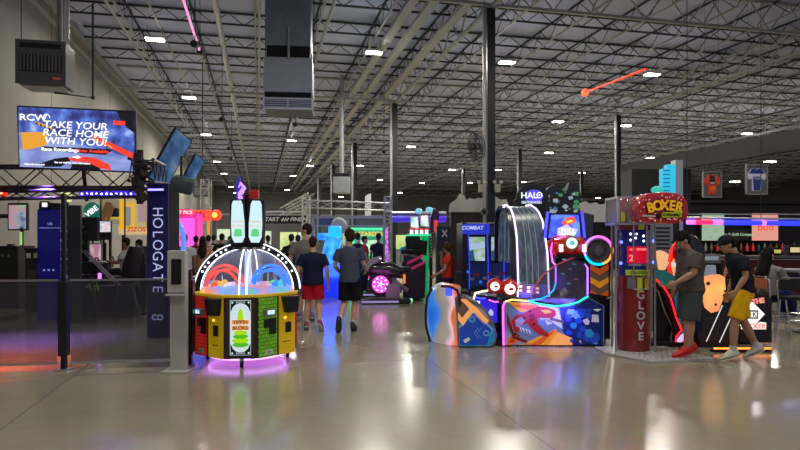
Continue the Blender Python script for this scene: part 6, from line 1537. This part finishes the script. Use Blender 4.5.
# lit wall screens far away
for i, (a, b_, c_, d_, D, col) in enumerate(((263, 271, 231, 246, 50, 0), (280, 297, 232, 250, 48, 1), (396, 411, 235, 249, 30, 1), (298, 305, 232, 246, 52, 0), (217, 234, 229, 240, 40, 0), (411, 421, 236, 250, 30.5, 2), (340, 350, 232, 245, 44, 0))):
    t = machine('lit_wall_panel', ['pale green lit panel low on the far side, left of the START banner post', 'yellow-green lit panel behind the crowd under the banner', 'yellow-green lit panel behind the blue-shirted people by the motorbike games', 'slim lit panel just right of the crowd under FINISH', 'pale green lit panel above the crowd at the left', 'small lit panel behind the motorbike game screens', 'lit panel between the blue game and green game'][i], 'lit panel', (a + b_) / 2, D)
    bb(a, b_, c_, d_, 0, .1).build('panel', emat('far_panel%d' % col, .8, ramp_noise([[(.4, .65, .3), (.8, .9, .7)], [(.35, .6, .12), (.9, .85, .45)], [(.5, .7, .5), (.9, .9, .9)]][col], 1.2, 3)), t)
    bb(a, b_, d_, 260, .05, .15, floor=True).build('base', M_greyp, t)
# black wedge ramp beside the crowd
t = machine('ramp_game', 'dark wedge-shaped ramp game left of the dome game top', 'ramp game', 233, 15)
MB().prism([(X(224), .0), (X(242), .0), (X(242), Zp(228)), (X(239), Zp(229)), (X(224), Zp(247))], 0, .6).build('body', mat('ramp_slate', (.06, .07, .08), .5), t)
MB().cyl((X(224), -.01, Zp(247)), (X(240), -.01, Zp(228)), .02).build('edge_tube', M_alu, t)

# ---------------------------------------------------------------- blue game, green game, booth frame
t = machine('blue_water_game', 'tall game glowing azure blue between the walking people', 'arcade game', 331, 16)
E_az = emat('azure', .8, ramp_noise([(.0, .08, .8), (.02, .35, 1), (.15, .7, 1)], 3, 3, (1, 1, .8)))
MB().tube([(X(330), .3, .75), (X(330), .3, .85), (X(328), .3, 1.1), (X(333), .3, 1.6)], [.22, .22, .2, .24], 0, 16).build('body', E_az, t, smooth=True)
MB().box((X(334), .25, Zp(232)), (.34, .3, .34)).build('head_box', mat('azure_box', (.02, .2, .6), .3, emit=(.01, .4, 1), es=.9), t, bevel=.06)
bb(316, 330, 233, 240, .2, .5).build('arm', E_az, t, bevel=.04)
bb(319, 341, 264, 300, .0, .6, floor=True).build('base', mat('deep_blue_box', (.01, .02, .3), .4, emit=(.01, .03, 1), es=.7), t)
lb = bpy.data.lights.new('bl', 'AREA'); lb.size = .8; lb.energy = 45; lb.color = (.05, .2, 1)
lo = bpy.data.objects.new('blue_light', lb); COL.objects.link(lo); lo.parent = t; lo.location = (0, -.3, .9); lo.rotation_euler = (PI / 2 + .5, 0, 0)
t = machine('balloon_head', 'pale grey round balloon-like head rising behind the blue game', 'figure', 339, 18)
MB().ball((X(339), 0, Zp(226)), (.24, .2, .26), 0, 18).tube([(X(339), 0, 0), (X(339), 0, Zp(232))], [.16, .1], 0, 12).build('body', mat('balloon_grey', (.45, .47, .48), .5), t, smooth=True)
t = machine('glass_booth', 'large booth with grey posts and glass front behind the walking boys', 'booth', 348, 19)
m = MB()
for s in (313, 347, 384): m.box((X(s), 0, Zp(217) / 2), (.09, .09, Zp(217)))
m.box((X(348.5), 0, Zp(217)), (X(384) - X(313), .09, .09)); m.box((X(348.5), 0, Zp(226)), (X(384) - X(313), .05, .05))
m.build('frame', mat('booth_frame', (.36, .38, .4), .4), t)
MB().box((X(348.5), .01, Zp(217) / 2), (X(384) - X(313) - .1, .01, Zp(217) - .1)).build('pane', glass('booth_glass', (.7, .8, .85), .07), t)
MB().box((X(333), .1, Zp(221)), (.9, .06, .25)).build('blue_sign', mat('sign_dim_blue', (.05, .1, .3), .5), t)
t = machine('green_game', 'game with green glowing frame and yellow letter header behind the gray-shirted boy', 'arcade game', 368, 20.5)
bb(352, 384, 228, 275, .3, 1.2, floor=True).build('cabinet', mat('green_body', (.02, .1, .06), .5, emit=(.05, .6, .3), es=.25), t)
m = MB().tube([(X(352), .2, .1), (X(352), .2, Zp(229)), (X(385), .2, Zp(229)), (X(385), .2, .1)], .09, 0, 8); m.build('neon_frame', glow('frame_green', (.05, 1, .35), 1.5), t, smooth=True)
m = bb(355, 382, 231, 237, .1, .28).text('WIZARDRY', X(368), Zp(234), .08, .2, 1, .005, .008, sx=1.05); m.build('header', [glow('header_green', (.0, .5, .25), .9), glow('letters_amber', (1, .5, .02), 1.4)], t)
bb(360, 379, 240, 252, .2, .29).build('screen', emat('green_scr', 1, ramp_noise([(.2, .7, .4), (.8, .9, .5), (.9, .95, .9)], 3, 2)), t)
bb(356, 384, 253, 256, .0, .29).build('ledge', glow('ledge_teal', (.02, .7, .55), 1), t)
lb = bpy.data.lights.new('gl', 'AREA'); lb.size = .8; lb.energy = 30; lb.color = (.05, 1, .3)
lo = bpy.data.objects.new('green_light', lb); COL.objects.link(lo); lo.parent = t; lo.location = (0, -.5, .9); lo.rotation_euler = (PI / 2 + .5, 0, 0)
t = machine('neon_post', 'violet glowing post left of the motorbike games', 'neon post', 386.5, 17.5)
MB().cyl((0, 0, .1), (0, 0, Zp(228)), .05, 0, 10).build('tube', glow('post_violet', (.55, .12, 1), 1.6), t, smooth=True); MB().lathe([(.15, 0), (.15, .1)], 0, 16).build('base', M_black, t)
t = machine('hanging_banner', 'narrow white banner hanging above the green game', 'banner', 368, 26); t.location.z = Zp(218)
MB().prism([(X(365), 0), (X(371), .0), (X(371), Zp(193) - Zp(218)), (X(365), Zp(196) - Zp(218))], 0, .04).build('cloth', mat('cloth_white', (.55, .55, .53), .6), t); MB().cyl((0, .02, 1), (0, .02, 9.4 - t.location.z), .012).build('wire', M_dark_steel, t)
t = machine('heater_box', 'grey unit heater hanging between the far columns, above the blue game', 'heater', 341, 28); t.location.z = Zp(193)
MB().box((0, .4, .4), (.75, .7, .75)).build('casing', M_galv, t, bevel=.02); MB().box((0, .4, .85), (.7, .6, .18)).build('top', M_matte, t); MB().cyl((0, .4, .9), (0, .4, 9.3 - t.location.z), .1).build('flue_pipe', M_galv, t)

# ---------------------------------------------------------------- motorbike games
def bike(px, D, turn, lab, wheel):
    t = facing('motorbike_game', lab, 'arcade game', px, D, 0, turn, 'motorbike games')
    m = MB().box((-.15, 0, .06), (1.2, .6, .1)); m.build('base', M_black, t, bevel=.02)
    MB().box((-.3, -.31, .06), (.9, .02, .05)).build('base_light', glow('base_lilac', (.35, .3, .6), .7), t)
    w_ = MB().tube([(-.28, -.12, .47), (-.28, .12, .47)], [.3, .3], 0, 28).build('wheel', M_rubber, t, smooth=True)
    if wheel:
        c = MB().tube([(-.28, -.14, .47), (-.28, -.12, .47)], [.21, .21], 0, 28).build('wheel_disc', glow('disc_magenta', (1, .08, .75), 1.1), w_, smooth=True)
        lm_ = glow('wheel_white', (1, .85, 1), 2)
        for i in range(9): a = i * 2 * PI / 9; MB().ball((-.28 + .16 * math.cos(a), -.145, .47 + .16 * math.sin(a)), .022, 0, 6).build('wheel_lamp', lm_, w_)
        k_ = MB().ball((-.28, -.145, .47), .03, 0, 8)
        for i in range(5): a = i * 2 * PI / 5; k_.tube([(-.28, -.145, .47), (-.28 + .1 * math.cos(a), -.145, .47 + .1 * math.sin(a))], .01, 0, 4)
        k_.build('hub_star', lm_, w_)
    MB().tube([(-.75, 0, .75), (-.45, 0, .85), (0, 0, .82), (.25, 0, .74), (.48, 0, .86)], [.06, .16, .2, .15, .05], 0, 12).build('body', mat('bike_black', (.015, .015, .02), .25, coat=.4), t, smooth=True)
    MB().tube([(-.6, 0, .8), (-.4, 0, 1.05), (-.25, 0, 1.1)], [.12, .1, .05], 0, 10).build('fairing', mat('bike_grey', (.2, .22, .24), .3), t, smooth=True)
    MB().tube([(-.3, -.32, 1.1), (-.35, 0, 1.02), (-.3, .32, 1.1)], .02, 0, 6).build('handlebar', M_chrome, t, smooth=True)
    MB().tube([(.4, 0, .3), (.1, 0, .5), (0, 0, .75)], .06, 0, 8).box((0.02, 0, .3), (.35, .3, .36)).build('engine_block', M_greyp, t)
    MB().box((.3, -.17, .6), (.06, .02, .22)).build('orange_mark', glow('mark_orange', (1, .25, .02), .9), t)
    return t
bike(391.5, 14.8, .1, 'motorbike ride game with magenta lit wheel disc, the front one', True)
bike(372, 16.6, .1, 'motorbike ride game half hidden behind the gray-shirted boy, the back one', True)
t = machine('bike_rear_pod', 'dark box seat pod with violet light strips right of the magenta wheel', 'arcade seat', 412, 15.3)
m = MB().prism([(X(403), .05), (X(425), .05), (X(426), Zp(262)), (X(418), Zp(256)), (X(404), Zp(254))], 0, .8); m.build('body', mat('pod_plum', (.02, .008, .03), .4), t, bevel=.04)
m = MB()
for k, c in enumerate(((415, 262), (418, 268))): m.prism([(X(c[0] - 8), Zp(c[1])), (X(c[0] + 8), Zp(c[1] - 8)), (X(c[0] + 8), Zp(c[1] - 5)), (X(c[0] - 8), Zp(c[1] + 3))], -.02, .0)
m.build('slanted_print', mat('print_crimson', (.2, .01, .04), .4, emit=(.5, .03, .15), es=.3), t)
bb(390, 402, 288, 293, .0, .2).build('violet_step', glow('step_violet', (.1, .03, .25), .6), t)
MB().box((X(411), .45, Zp(252)), (.5, .5, .1)).tube([(X(419), .45, Zp(255)), (X(421), .45, Zp(240))], [.22, .2], 0, 10, flat=.4).build('seat', M_matte, t, smooth=True)
for s in (396, 411): MB().ball((X(s), -.02, Zp(300)), .045).build('floor_lamp', glow('lamp_mint', (.3, .9, .6), 1.2), t)
# tall screens leaning
t = machine('twin_screen_game', 'black game with two leaning white-cyan screens and small red-white screens below', 'arcade game', 420, 16.5)
E_sc = emat('screen_pale_cyan', .8, ramp_noise([(.1, .55, .6), (.7, .95, .95), (1, 1, 1)], 4, 3))
for (a, b_) in ((415, 222), (425, 220.5)):
    tt = MB().prism([(X(a - 4.6), Zp(b_ + 6)), (X(a + 4.2), Zp(b_ + 7)), (X(a + 3), Zp(b_ - 6)), (X(a - 4.6), Zp(b_ - 5.5))], -.0, .08).build('screen_case', M_white, t)
    MB().prism([(X(a - 4), Zp(b_ + 5)), (X(a + 3.6), Zp(b_ + 6)), (X(a + 2.5), Zp(b_ - 5)), (X(a - 4), Zp(b_ - 4.5))], -.02, .0).build('screen', E_sc, tt)
m = MB()
for k, a in enumerate((411.5, 416.5, 421.5, 426.5)):
    bb(a - 1.8, a + 1.8, 228.5, 230, -.02, .05, m, 0); bb(a - 1.6, a + 1.8, 230, 234, -.02, .05, m, 1)
m.build('small_screens', [glow('mini_red', (1, .05, .1), 1), glow('mini_white', (1, .9, .95), 1.2)], t)
bb(407, 431, 234, 236, .0, .3).build('green_ledge', glow('ledge_green', (.03, .8, .35), 1), t)
bb(406, 421, 236, 300, .6, 1.0, floor=True).build('cabinet', M_black, t)
bb(421, 429, 236, 285, .3, .4, floor=True).build('green_panel', mat('panel_green', (.01, .25, .08), .5, emit=(.0, .6, .2), es=.35), t)
MB().prism([(X(430), Zp(232)), (X(437), Zp(232)), (X(440), Zp(212)), (X(434), Zp(207)), (X(431), Zp(216))], .1, .6).build('overhead_hood', mat('hood_violet', (.03, .01, .08), .4), t, bevel=.04)
bb(434, 438, 220, 232, .05, .1).build('hood_red', glow('hood_red', (1, .05, .05), .7), t)
for k, (a, b_) in enumerate(((419, 211), (429.5, 209.5))): MB().ball((X(a), .1, Zp(b_)), (.1, .08, .08), 0, 10).build('top_knob', mat('knob_cyan', (.2, .5, .6), .3, emit=(.2, .7, .9), es=.5), t, smooth=True)
bb(429.5, 432.5, 232, 300, .0, .2, floor=True).build('front_post', M_black, t)
for i in range(8): bb(430.4, 431.6, 233 + i * 3.2, 235 + i * 3.2, -.02, 0).build('post_letter', mat('mark_pale', (.4, .4, .45), .5), t)
lb = bpy.data.lights.new('pl', 'AREA'); lb.size = .6; lb.energy = 2; lb.color = (.9, .1, .9)
lo = bpy.data.objects.new('pink_light', lb); COL.objects.link(lo); lo.location = W(381, 14.2, .5); lo.rotation_euler = (PI / 2 + .7, 0, -YAW)
t = machine('x_cabinet', 'dark blue cabinet panel with a pale X mark left of the brown partition', 'arcade game', 444, 14.5)
bb(437, 451, 226, 320, 0, .6, floor=True).build('cabinet', mat('x_navy', (.008, .01, .03), .4), t, bevel=.01)
m = MB().tube([(X(442), -.01, Zp(237)), (X(447), -.01, Zp(230))], .02, 0, 5).tube([(X(442), -.01, Zp(230)), (X(447), -.01, Zp(237))], .02, 0, 5); m.build('x_mark', mat('mark_pale', (.4, .4, .45), .5), t)

# ---------------------------------------------------------------- partition with mountain cut-outs, column fittings
M_mt = mat('mountain_white', (.75, .74, .66), .7)
t = machine('brown_partition', 'dark brown partition block carrying the left white mountain cut-out', 'partition', 473, 19)
bb(451, 500, 213, 300, 0, .5, floor=True).build('body', mat('partition_brown', (.035, .026, .022), .7), t)
bb(451, 500, 212, 214, -.03, .53).build('top_trim', M_dark_steel, t)
t = machine('mountain_cutout', 'white mountain-shaped cut-out left of the nearest column', 'cut-out', 475, 19.1); t.location.z = 0
z_ = lambda a, b_: (X(a), Zp(b_))
MB().prism([z_(449, 212), z_(450, 204), (X(453), Zp(201.5)), z_(457, 199), z_(459, 194.5), z_(462, 193), z_(465, 196), z_(467, 200), z_(470, 197.5), z_(474, 199), z_(479, 197.5), z_(483, 198), z_(486, 195), z_(491, 193), z_(497, 197), z_(501, 199.5), z_(507, 199), z_(509, 204), z_(509, 212)], .1, .14).build('sheet', M_mt, t)
for s in (460, 496): MB().cyl((X(s), .2, 0), (X(s), .2, Zp(205)), .03).build('support_post', M_dark_steel, t)
t = machine('mountain_cutout', 'white mountain-shaped cut-out left of the BOXER sign', 'cut-out', 592, 18)
MB().prism([z_(576, 222), z_(577, 208), z_(581, 203), z_(587, 201), z_(591, 203.5), z_(597, 202), z_(601, 204.5), z_(608, 203), z_(610, 222)], .1, .14).build('sheet', mat('mountain_grey', (.6, .58, .58), .7), t)
bb(575, 612, 222, 300, .15, .3, floor=True).build('base_wall', M_matte, t)
for s, lab in ((482, 'beige twin-lamp emergency light left of the nearest column'), (498, 'beige twin-lamp emergency light right of the nearest column')):
    t = machine('emergency_light', lab, 'emergency light', s, 17.7); t.location.z = Zp(192)
    MB().box((0, .1, .12), (.17, .12, .24)).build('housing', mat('beige_plastic', (.45, .44, .38), .5), t, bevel=.01)
    for q_ in (-.07, .07): MB().tube([(q_, .08, .28), (q_ * 1.4, .0, .3)], [.04, .055], 0, 12).build('lamp_head', M_white, t, smooth=True)
    MB().box((.12 if s < 490 else -.12, .12, .12), (.12, .04, .04)).build('mounting_arm', M_dark_steel, t)
t = machine('security_camera', 'round dark camera on the nearest column, above the partition edge', 'camera', 484, 17.4); t.location.z = Zp(212)
MB().tube([(0, -.1, 0), (0, .1, 0)], [.11, .09], 0, 16).build('body', mat('cam_grey', (.15, .15, .15), .4), t, smooth=True); MB().ball((0, -.1, 0), .06).build('lens', M_black, t); MB().box((.12, .1, 0), (.15, .05, .05)).build('bracket', M_dark_steel, t)
t = machine('wall_fan', 'large round dark fan mounted high on the nearest column', 'fan', 476, 17.4, .9); t.location.z = Zp(147)
m = MB()
for r in (.46, .36, .26, .16): m.tube([(p.x, -.1 + .12 * (1 - r), p.z) for p in arc(0, 0, r, 0, 360, 28)][:-1], .008, 0, 5, closed=True)
for k in range(18): m.tube([(0, -.15, 0), (.3 * math.cos(k * PI / 9), -.1, .3 * math.sin(k * PI / 9)), (.47 * math.cos(k * PI / 9), .0, .47 * math.sin(k * PI / 9))], .005, 0, 4)
m.build('guard', M_dark_steel, t)
m = MB()
for k in range(4):
    a = k * PI / 2; m.prism([(.05 * math.cos(a), .05 * math.sin(a)), (.42 * math.cos(a - .3), .42 * math.sin(a - .3)), (.43 * math.cos(a + .3), .43 * math.sin(a + .3))], .0, .02)
m.build('blade', M_greyp, t); MB().cyl((0, .02, 0), (0, .22, 0), .1, 0, 14).build('motor', M_black, t)
MB().cyl((0, .2, 0), (.25, .3, -.1), .025).build('bracket', M_dark_steel, t)
# small black spot heads under the roof, left
for k, (a, b_, D) in enumerate(((222, 120, 22), (229, 149, 30), (231.5, 159, 34), (295.5, 125, 25), (384, 152, 30), (195, 45, 15))):
    t = machine('spot_head', 'small black spot lamp under the roof, one of several along the left pipes' if k in (1, 2) else ['small black lamp head on the silver pipe, upper one', '', '', 'small black lamp head right below the hanging air unit', 'small black lamp head beside the second column', 'small black lamp at the end of the pink neon line'][k], 'spot lamp', a, D, 0, 'black spot lamps on the left pipes' if k in (1, 2) else None)
    t.location.z = Zp(b_); MB().cyl((0, -.1, 0), (0, .12, .05), .09, 0, 12).build('can', M_black, t); MB().cyl((0, 0, .05), (0, 0, 8.8 - t.location.z), .012).build('stem', M_dark_steel, t)
